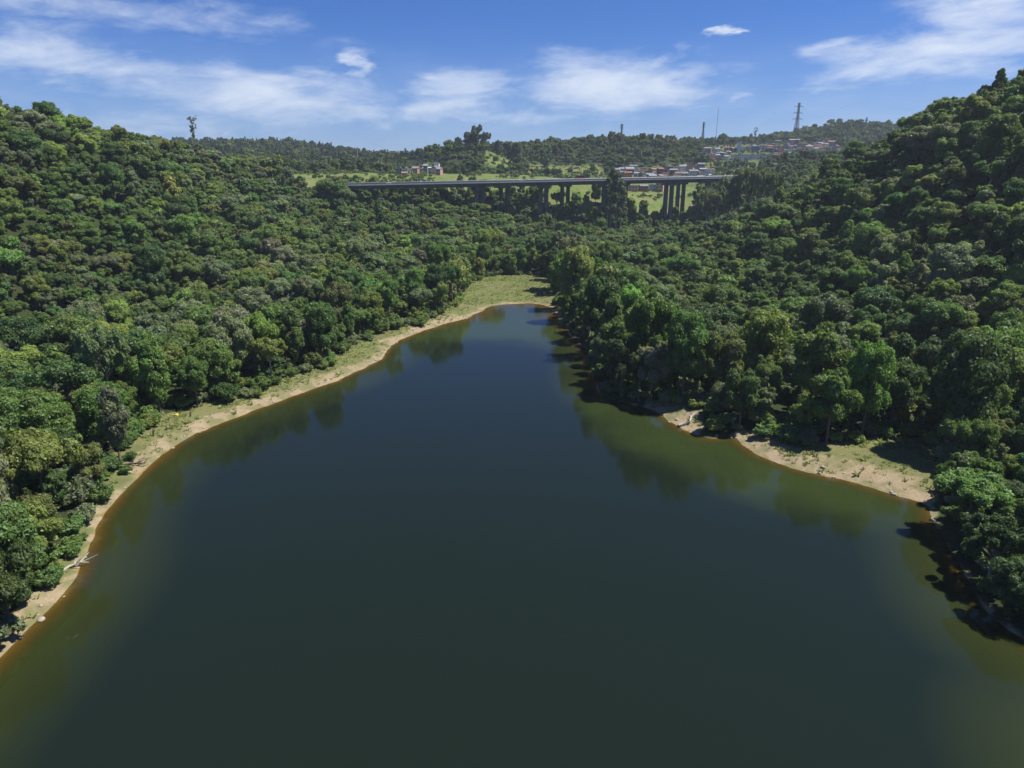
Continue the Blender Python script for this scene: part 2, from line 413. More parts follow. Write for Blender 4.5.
def make_lobes(r, form):
    R = 4.6
    L = []
    if form == 'round':
        m = 15
        for i in range(m):
            rr = R * 0.74 * math.sqrt((i + .4) / m); th = i * 2.4 + r.uniform(-.4, .4)
            z = 8.2 + 2.3 * (1 - (rr / R) ** 2) + r.uniform(-.7, .7) - 1.1 * (rr / R)
            L.append((rr * math.cos(th), rr * math.sin(th), z, r.uniform(1.25, 2.0)))
        for i in range(7):
            th = i * .9; L.append((R * .68 * math.cos(th), R * .68 * math.sin(th), 5.6 + r.uniform(-.6, .6), r.uniform(1.3, 1.8)))
    elif form == 'spreading':
        m = 20
        for i in range(m):
            rr = R * 1.05 * math.sqrt((i + .3) / m); th = i * 2.4 + r.uniform(-.5, .5)
            z = 9.4 + 1.0 * (1 - (rr / R) ** 2) + r.uniform(-.8, .5)
            L.append((rr * math.cos(th), rr * math.sin(th), z, r.uniform(.95, 1.65)))
    elif form == 'tall':
        m = 18
        for i in range(m):
            q = i / (m - 1); rr = R * .55 * math.sin(math.pi * (0.12 + 0.8 * q)) * r.uniform(.5, 1); th = i * 2.4
            L.append((rr * math.cos(th), rr * math.sin(th), 4.0 + 9.0 * q, r.uniform(1.0, 1.7) * (1.1 - .35 * q)))
    elif form == 'lumpy':
        for k in range(5):
            th = k * 1.257 + r.uniform(-.4, .4); q = r.uniform(.35, .75) * R if k else 0.4
            cx, cy, cz = q * math.cos(th), q * math.sin(th), 8.3 + r.uniform(-1.6, 1.6)
            for i in range(5):
                d = unit(r.normal(size=3)) * r.uniform(.6, 1.3)
                L.append((cx + d[0], cy + d[1], cz + abs(d[2]) * .6, r.uniform(.85, 1.5)))
        for i in range(5):
            th = i * 1.3; L.append((R * .55 * math.cos(th), R * .55 * math.sin(th), 5.4, r.uniform(1.1, 1.6)))
    elif form == 'feathery':
        m = 26
        for i in range(m):
            rr = R * .85 * math.sqrt(r.uniform(0, 1)); th = i * 2.4
            L.append((rr * math.cos(th), rr * math.sin(th), 7.2 + r.uniform(-2.2, 3.0) * (1 - .5 * rr / R), r.uniform(.6, 1.05)))
    elif form == 'bush':
        m = 10
        for i in range(m):
            rr = 2.1 * math.sqrt((i + .3) / m); th = i * 2.4 + r.uniform(-.4, .4)
            L.append((rr * math.cos(th), rr * math.sin(th), 1.1 + 1.0 * (1 - (rr / 2.4) ** 2) + r.uniform(-.3, .4), r.uniform(.7, 1.15)))
    elif form == 'gum':      # tall thin trunk, small separate tufts
        for i in range(26):
            q = i / 25; th = i * 2.4; rr = r.uniform(.4, 2.7) * (1.1 - .55 * q)
            L.append((rr * math.cos(th), rr * math.sin(th), 8.5 + 10.5 * q + r.uniform(-.6, .6), r.uniform(.45, .95)))
    elif form == 'open':     # bare vase of limbs with small tufts at the ends
        for i in range(34):
            q = r.uniform(.25, 1); th = i * 2.4; rr = 3.3 * (q - .1) * r.uniform(.35, 1)
            L.append((rr * math.cos(th), rr * math.sin(th), 5.5 + 8.5 * q + r.uniform(-.8, .8), r.uniform(.22, .46)))
    L = np.array(L)
    L[:, :2] += r.normal(size=(len(L), 2)) * .18
    return L

def sub_lobes(r, L, form):
    if form in ('open', 'gum'): return L
    out = [np.concatenate([L[:, :3], L[:, 3:] * .86], 1)]
    for k in range(3):
        d = unit(r.normal(size=(len(L), 3)) + np.array([0, 0, .5])); f = r.uniform(.34, .62, (len(L), 1))
        out.append(np.concatenate([L[:, :3] + d * L[:, 3:] * r.uniform(.6, .98, (len(L), 1)), L[:, 3:] * f], 1))
    return np.concatenate(out)

def crown_arrays(r, form, ncards, size, core=0.72, loose=0.45):
    base = make_lobes(r, form); L = sub_lobes(r, base, form)
    w = L[:, 3] ** 2; w /= w.sum()
    V, F, Acol = [], [], []
    k = r.choice(len(L), size=int(ncards * 2.8), p=w)
    d = unit(r.normal(size=(len(k), 3)) + np.array([0, 0, .35]))
    rad = L[k, 3] * (1 + r.normal(size=len(k)) * .12 + np.where(r.uniform(size=len(k)) < .14, r.uniform(0, .38, len(k)), 0))
    # break every lobe into leaf clumps
    bump = np.sin(d[:, 0] * 6 + k) * np.sin(d[:, 1] * 6 + 2 * k) * np.sin(d[:, 2] * 6 + 3 * k)
    rad = rad * (1 + .26 * bump)
    p = L[k, :3] + d * rad[:, None] * np.array([1, 1, .82])
    dist = np.linalg.norm(p[:, None] - L[None, :, :3], axis=2) / L[None, :, 3]
    dist[np.arange(len(k)), k] = 9
    ok = (dist.min(1) > .84)
    p, d, k, bump = p[ok][:ncards], d[ok][:ncards], k[ok][:ncards], bump[ok][:ncards]
    m = len(p)
    nrm = unit(d + np.array([0, 0, .25]) + r.normal(size=(m, 3)) * loose)
    tan = unit(np.cross(nrm, unit(r.normal(size=(m, 3)))))
    bit = np.cross(nrm, tan)
    s = size * np.exp(r.normal(size=m) * .28)
    a = tan * s[:, None]; b_ = bit * (s * .62)[:, None]; dr = nrm * (s * .22)[:, None]
    V = np.stack([p - a - dr * .6, p - b_ * .9 + a * .15, p + a - dr, p + b_ - a * .1], 1).reshape(-1, 3)
    F = np.arange(m * 4).reshape(m, 4)
    lobe_v = r.uniform(.25, .75, len(L)); lobe_y = np.clip(r.normal(size=len(L)) * .25 + .18, 0, .8)
    val = np.clip(lobe_v[k] * .55 + r.uniform(0, .55, m), 0, 1); yel = np.clip(lobe_y[k] + np.clip(r.normal(size=m) * .12, -.1, .4), 0, 1)
    col = np.repeat(np.stack([val, yel], 1), 4, 0)
    # inner twig-and-leaf mass
    CV, CF, CC = [], [], []
    off = len(V)
    for i, l in enumerate(base):
        v = ICO_V * (1 + r.normal(size=(len(ICO_V), 1)) * .10) * l[3] * core * np.array([1, 1, .82]) + l[:3]
        CF.append(ICO_F + off); CV.append(v); off += len(v); CC.append(np.tile([lobe_v[i] * .8, .05], (len(v), 1)))
    if core > 0:
        V = np.concatenate([V] + CV); col = np.concatenate([col] + CC); tri = np.concatenate(CF)
    else: tri = np.zeros((0, 3), int)
    return base, V, F, tri, col

def tube_arrays(pts, rads, seg=6):
    pts = np.array(pts, float); V = []; F = []
    for i, (p, q) in enumerate(zip(pts, rads)):
        d = unit((pts[min(i + 1, len(pts) - 1)] - pts[max(i - 1, 0)]))
        u = unit(np.cross(d, [0.31, .95, .05] if abs(d[1]) < .9 else [1, 0, 0])); w = np.cross(d, u)
        for s in range(seg):
            an = s * 2 * math.pi / seg; V.append(p + (u * math.cos(an) + w * math.sin(an)) * q)
    for i in range(len(pts) - 1):
        for s in range(seg):
            s2 = (s + 1) % seg; F.append((i * seg + s, i * seg + s2, (i + 1) * seg + s2, (i + 1) * seg + s))
    F.append(tuple(range(seg))[::-1]); F.append(tuple(range((len(pts) - 1) * seg, len(pts) * seg)))
    return np.array(V), F

def trunk_arrays(r, L, base_r=.26, sink=2.2, lean=.5):
    top = L[:, 2].max(); zlow = L[:, 2].min()
    V, F = [], []
    def add(v, f):
        o = sum(len(x) for x in V); V.append(v); F.extend([tuple(i + o for i in q) for q in f])
    sx, sy = r.normal(size=2) * lean * .5
    stem = [(0, 0, -sink), (0, 0, .1), (sx * .4, sy * .4, zlow * .55), (sx, sy, zlow), (sx * .5, sy * .5, (zlow + top) / 2)]
    add(*tube_arrays(stem, [base_r * 1.3, base_r * 1.15, base_r * .9, base_r * .75, base_r * .35]))
    for l in L[r.permutation(len(L))[:9 if len(L) < 25 else 20]]:
        z0 = min(max(zlow * .7, l[2] - 3.2), l[2] - .4); q = z0 / max(zlow, .1)
        p0 = np.array([sx * min(q, 1), sy * min(q, 1), z0]); p1 = l[:3]; mid = (p0 + p1) / 2 + np.array([0, 0, .35])
        add(*tube_arrays([p0, mid, p1], [base_r * .45, base_r * .3, base_r * .12], 5))
    return np.concatenate(V), F

def poly_mesh(name, V, faces, mat, col=None):
    me = bpy.data.meshes.new(name)
    lens = np.array([len(f) for f in faces], np.int32)
    flat = np.concatenate([np.asarray(f, np.int32) for f in faces])
    me.vertices.add(len(V)); me.vertices.foreach_set('co', np.asarray(V, np.float32).ravel())
    me.loops.add(len(flat)); me.loops.foreach_set('vertex_index', flat)
    me.polygons.add(len(faces)); me.polygons.foreach_set('loop_start', np.concatenate([[0], np.cumsum(lens)[:-1]]).astype(np.int32))
    me.update(calc_edges=True)
    if col is not None:
        at = me.attributes.new('leaf', 'FLOAT_COLOR', 'POINT')
        c4 = np.ones((len(V), 4), np.float32); c4[:, :2] = col; c4[:, 2] = 0; at.data.foreach_set('color', c4.ravel())
    me.materials.append(mat); return me

FORMS = ['round', 'spreading', 'tall', 'lumpy', 'feathery', 'lumpy', 'round', 'spreading']
class Proto: pass
protos = []        # full detail, for the trees that stand out
far_items = []     # (prefix, mesh) joined trunk + crown, three levels of detail
def joined(name, V, F, tri, col, TV, TF, bark):
    faces = list(F) + list(tri) + [tuple(i + len(V) for i in f) for f in TF]
    c = np.concatenate([col, np.zeros((len(TV), 2))])
    me = poly_mesh(name, np.concatenate([V, TV]), faces, LEAF, c)
    me.materials.append(bark)
    mi = np.zeros(len(faces), np.int32); mi[len(F) + len(tri):] = 1
    me.polygons.foreach_set('material_index', mi); return me
lod_mid, lod_far, lod_near = [], [], []
for i, form in enumerate(FORMS):
    r = np.random.default_rng(100 + i)
    p = Proto(); p.form = form
    loose = .75 if form == 'feathery' else .5
    core = .55 if form == 'feathery' else .74
    L, V, F, tri, col = crown_arrays(r, form, 14500 if form != 'feathery' else 9000, .21, core, loose)
    p.R = np.hypot(L[:, 0], L[:, 1]).max() + 1.2; p.zc = L[:, 2].mean(); p.top = (L[:, 2] + L[:, 3]).max(); p.low = (L[:, 2] - L[:, 3]).min()
    TV, TF = trunk_arrays(r, L)
    bark = PALE_BARK if form == 'feathery' else BARK
    p.crown = poly_mesh('crown', V, list(F) + list(tri), LEAF, col); p.trunk = poly_mesh('trunk', TV, TF, bark)
    protos.append(p)
    lod_near.append(joined('forest_tree', V, F, tri, col, TV, TF, bark))
    r = np.random.default_rng(100 + i); L, V, F, tri, col = crown_arrays(r, form, 3600, .42, core, loose)
    lod_mid.append(joined('forest_tree', V, F, tri, col, TV, TF, bark))
    r = np.random.default_rng(100 + i); L, V, F, tri, col = crown_arrays(r, form, 900, .85, core, loose)
    lod_far.append(joined('forest_tree', V, F, tri, col, TV, TF, bark))
# shrubs and gum trees
def special(form, seed, ncards, size, core, loose, bark, base_r, sink=1.2):
    r = np.random.default_rng(seed); p = Proto(); p.form = form
    L, V, F, tri, col = crown_arrays(r, form, ncards, size, core, loose)
    p.R = np.hypot(L[:, 0], L[:, 1]).max() + .8; p.zc = L[:, 2].mean(); p.top = (L[:, 2] + L[:, 3]).max(); p.low = (L[:, 2] - L[:, 3]).min()
    TV, TF = trunk_arrays(r, L, base_r, sink, .4)
    p.crown = poly_mesh('crown', V, list(F) + list(tri), LEAF, col); p.trunk = poly_mesh('trunk', TV, TF, bark)
    p.joined = joined('forest_tree', V, F, tri, col, TV, TF, bark); return p
bushes = [special('bush', 300 + i, 1500, .26, .72, .55, BARK, .07, .6) for i in range(3)]
opens = [special('open', 340 + i, 800, .24, .2, .8, BARK, .15, 1.5) for i in range(2)]
gums = [special('gum', 320 + i, 2600, .40, .45, .7, PALE_BARK, .24, 1.5) for i in range(3)]

# ------------------------------------------------------------------ where trees stand
def clear_distance(X, Y):
    """distance into the forest: > 0 where trees grow"""
    d = np.minimum(poly_sdf(edge, X, Y), poly_sdf(lake, X, Y) - .5)
    for f in fields: d = np.minimum(d, poly_sdf(f, X, Y))
    return d

_a, _b = at_y(318, 185.6, 556), at_y(800, 176.2, 655)      # road level of the near carriageway
DECK_A, DECK_B = np.array(_a[:2]), np.array(_b[:2]); DECK_ZA, DECK_ZB = _a[2], _b[2]
ddir = (DECK_B - DECK_A) / np.linalg.norm(DECK_B - DECK_A); dnor = np.array([-ddir[1], ddir[0]])
def deck_clear(X, Y):
    rx, ry = X - DECK_A[0], Y - DECK_A[1]
    return np.abs(rx * dnor[0] + ry * dnor[1] - 14)   # distance from the viaduct's middle line

def darts(ncand, xlo, xhi, ylo, yhi, rad_fn, ok_fn, seed):
    r = np.random.default_rng(seed)
    X = r.uniform(xlo, xhi, ncand); Y = r.uniform(ylo, yhi, ncand)
    m = np.abs(X) < .80 * np.maximum(Y, 0) + 55
    X, Y = X[m], Y[m]; m = ok_fn(X, Y); X, Y = X[m], Y[m]
    S = rad_fn(r, X, Y)
    cell = 14.0; H = {}; keep = []
    for i in range(len(X)):
        x, y, s = X[i], Y[i], S[i]; cx, cy = int(x // cell), int(y // cell); bad = False
        for a in (-1, 0, 1):
            for b in (-1, 0, 1):
                for j in H.get((cx + a, cy + b), ()):
                    q = (S[j] + s) * .5
                    if (X[j] - x) ** 2 + (Y[j] - y) ** 2 < q * q: bad = True; break
                if bad: break
            if bad: break
        if not bad: H.setdefault((cx, cy), []).append(i); keep.append(i)
    return X[keep], Y[keep], S[keep]

def near_ok(X, Y):
    d = clear_distance(X, Y) ; dc = deck_clear(X, Y)
    g = ground(X, Y); return (d > np.where(X > 0, .6, .2)) & ((dc > 19) | (g < 32) & (dc > 2)) & (g > .25)
def near_rad(r, X, Y):
    s = np.clip(np.exp(r.normal(size=len(X)) * .40) * np.where((X > (Y - 300) * .08) & (clear_distance(X, Y) < 35), np.where((X > 62) & (Y < 135), 5.0, 7.4), np.where(X > (Y - 300) * .08, 5.9, 6.3)), 3.4, np.where(Y > 430, 7.2, 9.8))
    e = clear_distance(X, Y)
    return np.where((e < 6) & (X < 0), np.clip(s, 4.6, 7.2), s)
NX, NY, NS = darts(80000, -560, 560, 15, 720, near_rad, near_ok, 5)
def town_dist(X, Y): return np.minimum.reduce([poly_sdf(f, X, Y) for f in towns])
def far_ok(X, Y): return (clear_distance(X, Y) > 2) & (fbm(X / 60, Y / 60, 77) > .20) & ((town_dist(X, Y) > 3) | (vnoise(X * 3.1, Y * 3.1, 5) > .52))
FX, FY, FS = darts(60000, -1250, 1250, 720, 1680, lambda r, X, Y: np.clip(np.exp(r.normal(size=len(X)) * .3) * 7.6, 5, 12), far_ok, 6)

TINTS = [('mid green', (.084, .138, .034)), ('yellow-green', (.136, .172, .042)), ('grey-green', (.122, .148, .080)), ('dark green', (.044, .082, .026)),
         ('olive green', (.108, .134, .040)), ('bright lime green', (.132, .200, .046)), ('deep green', (.060, .112, .032)), ('brownish green', (.112, .106, .054))]
PW_L = np.array([.34, .13, .19, .07, .08, .03, .16, .0]); PW_R = np.array([.36, .09, .12, .14, .07, .02, .20, .0])

def dress(X, Y, seed):
    r = np.random.default_rng(seed); N = len(X)
    left = X < (Y - 300) * .08
    tint = np.array([r.choice(8, p=PW_L / PW_L.sum()) if q else r.choice(8, p=PW_R / PW_R.sum()) for q in left])
    form = r.choice(len(FORMS), size=N, p=[.20, .09, .07, .20, .10, .17, .14, .03])
    jit = np.exp(r.normal(size=(N, 1)) * .14) * np.exp(r.normal(size=(N, 3)) * .06)
    colr = np.array([TINTS[k][1] for k in tint]) * jit
    return tint, form, colr, r.uniform(0, 6.283, N), r.uniform(.86, 1.16, N)

n_tint, n_form, n_col, n_rot, n_hs = dress(NX, NY, 8)
f_tint, f_form, f_col, f_rot, f_hs = dress(FX, FY, 9)
NZ = ground(NX, NY); NZ = NZ - np.clip((clear_distance(NX, NY) - 10) * .1, 0, 1.8); FZ = ground(FX, FY)
n_hs = np.where((NX > (NY - 300) * .08) & (clear_distance(NX, NY) < 30), n_hs * np.where((NX > 60) & (NY < 122), 1.0, np.where(clear_distance(NX, NY) < 13, 1.45, 1.28)), n_hs)
n_hs = np.where((NX <= (NY - 300) * .08) & (clear_distance(NX, NY) < 16), n_hs * 1.35, n_hs) * np.where(np.random.default_rng(12).uniform(size=len(NX)) < .06, 1.28, 1.0)
n_scale = NS / 6.9
f_scale = np.where(town_dist(FX, FY) < 3, .40, FS / 8.4)
edge_d = clear_distance(NX, NY)

# which trees show largest in the photograph: a painter's pass over discs
W4, H4 = 512, 384
buf = -np.ones((H4, W4), int)
pR = np.array([protos[k].R for k in n_form]) * n_scale; pz = np.array([protos[k].zc for k in n_form]) * n_scale * n_hs
ux, uy, uf = project(NX, NY, NZ + pz)
for i in np.argsort(-uf):
    x, y, q = ux[i] / 2, uy[i] / 2, F_PX * pR[i] / uf[i] / 2
    x0, x1, y0, y1 = int(max(0, x - q)), int(min(W4, x + q + 1)), int(max(0, y - q)), int(min(H4, y + q + 1))
    if x0 >= x1 or y0 >= y1: continue
    yy, xx = np.ogrid[y0:y1, x0:x1]
    buf[y0:y1, x0:x1][(xx - x) ** 2 + (yy - y) ** 2 < q * q] = i
seen = np.bincount(buf[buf >= 0].ravel(), minlength=len(NX))
order = np.argsort(-seen)
N_IND = 300
_ty = np.concatenate([NZ + np.array([protos[k].top for k in n_form]) * n_scale * n_hs, FZ + np.array([protos[k].top for k in f_form]) * f_scale * f_hs])
_u, _v, _f = project(np.concatenate([NX, FX]), np.concatenate([NY, FY]), _ty)
print('SKYLINE', [(c, int(_v[np.abs(_u - c) < 9].min())) for c in range(0, 1025, 32)])
_m = np.arange(len(_u)) < len(NX)
print('NEARLINE', [(c, int(_v[(np.abs(_u - c) < 9) & _m].min())) for c in range(0, 1025, 32)])
chosen = set(int(i) for i in order[:N_IND] if seen[i] > 20)

# ---- individual trees
def place(p, name, loc, rz, sc, hs, tint, label=None, cat='tree', group=None):
    o = empty(name, loc, rz); o.scale = (sc, sc, sc * hs)
    c = bpy.data.objects.new('crown', p.crown); COL.objects.link(c); c.parent = o; c['tint'] = [float(x) for x in tint]
    t = bpy.data.objects.new('trunk', p.trunk); COL.objects.link(t); t.parent = o
    return tag(o, label, cat, group)

ORD = ['first', 'second', 'third', 'fourth', 'fifth', 'sixth', 'seventh', 'eighth', 'ninth', 'tenth', 'eleventh', 'twelfth', 'thirteenth', 'fourteenth', 'fifteenth', 'sixteenth', 'seventeenth', 'eighteenth', 'nineteenth', 'twentieth']
def ordw(k): return ORD[k] if k < 20 else 'twenty-' + ORD[k - 20] if k < 29 else '%dth' % (k + 1)
FORM_WORD = {'round': 'round', 'spreading': 'flat-topped', 'tall': 'narrow', 'lumpy': 'lumpy', 'feathery': 'feathery'}
cells = {}
for i in sorted(chosen):
    x, y, d = NX[i], NY[i], edge_d[i]
    if y > 395 and -130 < x < 60: zone = 'in the valley behind the grassy flat'
    elif x < (y - 300) * .08:
        zone = 'at the water edge of left bank' if d < 9 else 'just behind the left bank edge' if d < 28 else 'midway up the left slope' if d < 90 else 'high on the left slope'
    else:
        zone = 'at the water edge of right bank' if d < 9 else 'just behind the right bank edge' if d < 28 else 'midway up the right slope' if d < 90 else 'high on the right slope'
    sz = 'big' if NS[i] > 7.6 else 'small' if NS[i] < 5.4 else ''
    key = ((sz + ' ' if sz else '') + TINTS[n_tint[i]][0] + ' ' + FORM_WORD[protos[n_form[i]].form] + ' tree', zone)
    cells.setdefault(key, []).append(i)
for (look, zone), ids in cells.items():
    ids.sort(key=lambda i: NY[i])
    for k, i in enumerate(ids):
        lab = f'{look} {zone}' if len(ids) == 1 else f'{ordw(k)} nearest {look} {zone}'
        place(protos[n_form[i]], 'broadleaf_tree', (NX[i], NY[i], NZ[i]), n_rot[i], n_scale[i], n_hs[i], n_col[i], lab, 'tree', 'broadleaf trees on the lake slopes')

# ---- the uncountable remainder
def scatter(name, X, Y, Z, rot, scl, hs, tint, index, meshes, label):
    c = bpy.data.collections.new(name + '_kinds')
    for k, m_ in enumerate(meshes):
        o = bpy.data.objects.new('%s_tree_%02d' % (name, k), m_); c.objects.link(o)
    me = bpy.data.meshes.new(name); me.vertices.add(len(X)); me.vertices.foreach_set('co', np.stack([X, Y, Z], 1).astype(np.float32).ravel())
    def attr(nm, typ, v, f='value'): me.attributes.new(nm, typ, 'POINT').data.foreach_set(f, v)
    attr('turn', 'FLOAT', rot.astype(np.float32)); attr('size', 'FLOAT_VECTOR', np.stack([scl, scl, scl * hs], 1).astype(np.float32).ravel(), 'vector')
    attr('pick', 'INT', index.astype(np.int32)); attr('tint', 'FLOAT_COLOR', np.concatenate([tint, np.ones((len(X), 1))], 1).astype(np.float32).ravel(), 'color')
    o = link(name, me); tag(o, label, 'forest', kind='stuff')
    g = bpy.data.node_groups.new(name + '_scatter', 'GeometryNodeTree')
    g.interface.new_socket('Geometry', in_out='INPUT', socket_type='NodeSocketGeometry'); g.interface.new_socket('Geometry', in_out='OUTPUT', socket_type='NodeSocketGeometry')
    N = g.nodes.new; gi, go = N('NodeGroupInput'), N('NodeGroupOutput')
    ci = N('GeometryNodeCollectionInfo'); ci.inputs['Collection'].default_value = c; ci.inputs['Separate Children'].default_value = True; ci.inputs['Reset Children'].default_value = True
    ip = N('GeometryNodeInstanceOnPoints'); ip.inputs['Pick Instance'].default_value = True
    def na(nm, typ):
        q = N('GeometryNodeInputNamedAttribute'); q.data_type = typ; q.inputs['Name'].default_value = nm; return q.outputs['Attribute']
    cx = N('ShaderNodeCombineXYZ'); g.links.new(na('turn', 'FLOAT'), cx.inputs['Z'])
    er = N('FunctionNodeEulerToRotation'); g.links.new(cx.outputs[0], er.inputs[0])
    L = g.links.new
    L(gi.outputs[0], ip.inputs['Points']); L(ci.outputs[0], ip.inputs['Instance']); L(na('pick', 'INT'), ip.inputs['Instance Index'])
    L(er.outputs[0], ip.inputs['Rotation']); L(na('size', 'FLOAT_VECTOR'), ip.inputs['Scale']); L(ip.outputs[0], go.inputs[0])
    md = o.modifiers.new('scatter', 'NODES'); md.node_group = g
    return o

rest = np.array([i for i in range(len(NX)) if i not in chosen])
dist = np.hypot(NX[rest], NY[rest])
lev = np.where(dist < 210, 0, 1)
# bushes that fill in below the trees along the banks
def bush_ok(X, Y):
    d = clear_distance(X, Y); return (d > np.where((X < 0) & (Y < 128), -5.0, np.where((X < 0) & (Y < 270), -2.4, -.6))) & (lake_d(X, Y) > 1.6) & (d < 9) & (ground(X, Y) > .35) & (Y < 420)
BX, BY, BS = darts(26000, -200, 200, 20, 430, lambda r, X, Y: np.clip(np.exp(r.normal(size=len(X)) * .3) * 2.5, 1.5, 4), bush_ok, 15)
UX, UY, US = darts(75000, -430, 430, 20, 660, lambda r, X, Y: np.clip(np.exp(r.normal(size=len(X)) * .3) * 5.0, 3, 8), lambda X, Y: (near_ok(X, Y) & (clear_distance(X, Y) > 4)) | ((deck_clear(X, Y) < 34) & (ground(X, Y) < 39) & (X < 28) & (Y > 500)), 18)
BX, BY, BS = np.concatenate([BX, UX]), np.concatenate([BY, UY]), np.concatenate([BS, US])
def field_bush(X, Y): return (np.minimum.reduce([poly_sdf(f, X, Y) for f in fields]) < 0) & (fbm(X / 22, Y / 22, 51) > .56) & (deck_clear(X, Y) > 24)
GX_, GY_, GS_ = darts(16000, -280, 260, 590, 880, lambda r, X, Y: np.clip(np.exp(r.normal(size=len(X)) * .4) * 4.4, 2, 9), lambda X, Y: field_bush(X, Y) & ((poly_sdf(fields[1], X, Y) > 0) | (fbm(X / 30, Y / 12, 91) > .58)), 19)
BX, BY, BS = np.concatenate([GX_, BX]), np.concatenate([GY_, BY]), np.concatenate([GS_ * .55, BS])
rb = np.random.default_rng(16)
b_t = np.array([TINTS[k][1] for k in rb.choice(8, size=len(BX), p=PW_L / PW_L.sum())]) * np.exp(rb.normal(size=(len(BX), 1)) * .15) * np.where(np.arange(len(BX)) < len(BX) - len(UX), .95, .78)[:, None]  # understory tints darkened to paint the shade between crowns
thin = (rb.uniform(size=len(rest)) < .05) & (edge_d[rest] > 8)
n_pick = np.where(thin, 22 + rb.integers(0, 3, len(rest)), n_form[rest] + lev * 8); n_sc = np.where(thin, n_scale[rest] * .52 + .15, n_scale[rest])
n_bush = len(BX) - len(UX)
b_pick = np.concatenate([16 + rb.integers(0, 3, n_bush), 19 + rb.integers(0, 3, len(UX))]); b_scale = np.concatenate([BS[:n_bush] / 3.2, US / 9.5])
X = np.concatenate([NX[rest], BX]); Y = np.concatenate([NY[rest], BY]); Z = np.concatenate([NZ[rest], ground(BX, BY)])
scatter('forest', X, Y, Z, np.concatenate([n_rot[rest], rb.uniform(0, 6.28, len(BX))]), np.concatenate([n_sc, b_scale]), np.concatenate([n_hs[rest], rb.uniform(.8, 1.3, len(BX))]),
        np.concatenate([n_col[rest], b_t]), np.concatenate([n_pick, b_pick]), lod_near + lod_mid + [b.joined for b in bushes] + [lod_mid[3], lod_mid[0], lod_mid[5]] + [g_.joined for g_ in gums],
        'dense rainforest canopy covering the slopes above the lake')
_fu, _fv, _ff = project(FX, FY, FZ); scrub = (((_fu > 526) & (_fu < 604) & (_fv > 154)) | ((_fu > 486) & (_fu < 512) & (_fv > 146))) & (FY < 1000) & (vnoise(FX / 18, FY / 18, 61) > .25)
f_col = np.where(scrub[:, None], np.array([.20, .30, .085]), f_col); f_scale = np.where(scrub, f_scale * .40, f_scale)
is_gum = (rb.uniform(size=len(FX)) < np.where((FX < -120) & (FY > 960), .65, .05))
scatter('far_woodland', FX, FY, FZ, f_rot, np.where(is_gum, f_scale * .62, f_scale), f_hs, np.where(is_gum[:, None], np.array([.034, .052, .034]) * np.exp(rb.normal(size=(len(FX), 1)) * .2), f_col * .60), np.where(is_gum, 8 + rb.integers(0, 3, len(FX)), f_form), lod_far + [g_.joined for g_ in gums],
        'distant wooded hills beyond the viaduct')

# ------------------------------------------------------------------ mesh helpers for built things
class MB:
    def __init__(s): s.v = []; s.f = []
    def add(s, V, F):
        o = len(s.v); s.v += [tuple(map(float, p)) for p in V]; s.f += [tuple(i + o for i in f) for f in F]; return s
    def box(s, x0, x1, y0, y1, z0, z1):
        V = [(x, y, z) for z in (z0, z1) for y in (y0, y1) for x in (x0, x1)]
        return s.add(V, [(0, 2, 3, 1), (4, 5, 7, 6), (0, 1, 5, 4), (2, 6, 7, 3), (0, 4, 6, 2), (1, 3, 7, 5)])
    def bar(s, a, b, r, seg=4, r2=None):
        V, F = tube_arrays([a, b], [r, r if r2 is None else r2], seg); return s.add(V, F)
    def tube(s, pts, rads, seg=6):
        V, F = tube_arrays(pts, rads, seg); return s.add(V, F)
    def prism(s, outline, x0, x1):
        """outline in (y, z), swept along x"""
        n_ = len(outline); V = [(x0, y, z) for y, z in outline] + [(x1, y, z) for y, z in outline]
        F = [(i, i + n_, (i + 1) % n_ + n_, (i + 1) % n_) for i in range(n_)] + [tuple(range(n_)), tuple(range(n_, 2 * n_))[::-1]]
        return s.add(V, F)
    def mesh(s, name, mat=None):
        import bmesh
        me = bpy.data.meshes.new(name); me.from_pydata(s.v, [], s.f)
        bm = bmesh.new(); bm.from_mesh(me); bmesh.ops.recalc_face_normals(bm, faces=bm.faces); bm.to_mesh(me); bm.free()
        if mat: me.materials.append(mat)
        return me
    def build(s, name, mat, parent=None): return link(name, s.mesh(name), mat, parent)

CONC_PALE = plain('pale_concrete', (.66, .65, .62), .85, .25, .35)
CONC_DARK = plain('weathered_concrete', (.07, .072, .075), .9, .35, .3)
CONC_PIER = plain('pier_concrete', (.12, .115, .105), .9, .4, .25)
ASPHALT = plain('asphalt', (.05, .05, .052), .9, .2, .5)
WHITE_PAINT = plain('white_road_paint', (.7, .7, .68), .7, .1, 1.0)
STEEL = plain('galvanised_steel', (.20, .21, .23), .55, .2, 1.0, .5)
DARK_STEEL = plain('dark_steel', (.05, .055, .065), .6, .2, 1.0, .2)
GLASS = plain('dark_window_glass', (.03, .035, .045), .12, .2, 1.0)
RUBBER = plain('tyre_rubber', (.02, .02, .02), .9, .1, 4.0)
TINT = tinted('painted_surface')
LAMP = plain('lamp_glass', (.6, .6, .55), .2, .1, 2.0)

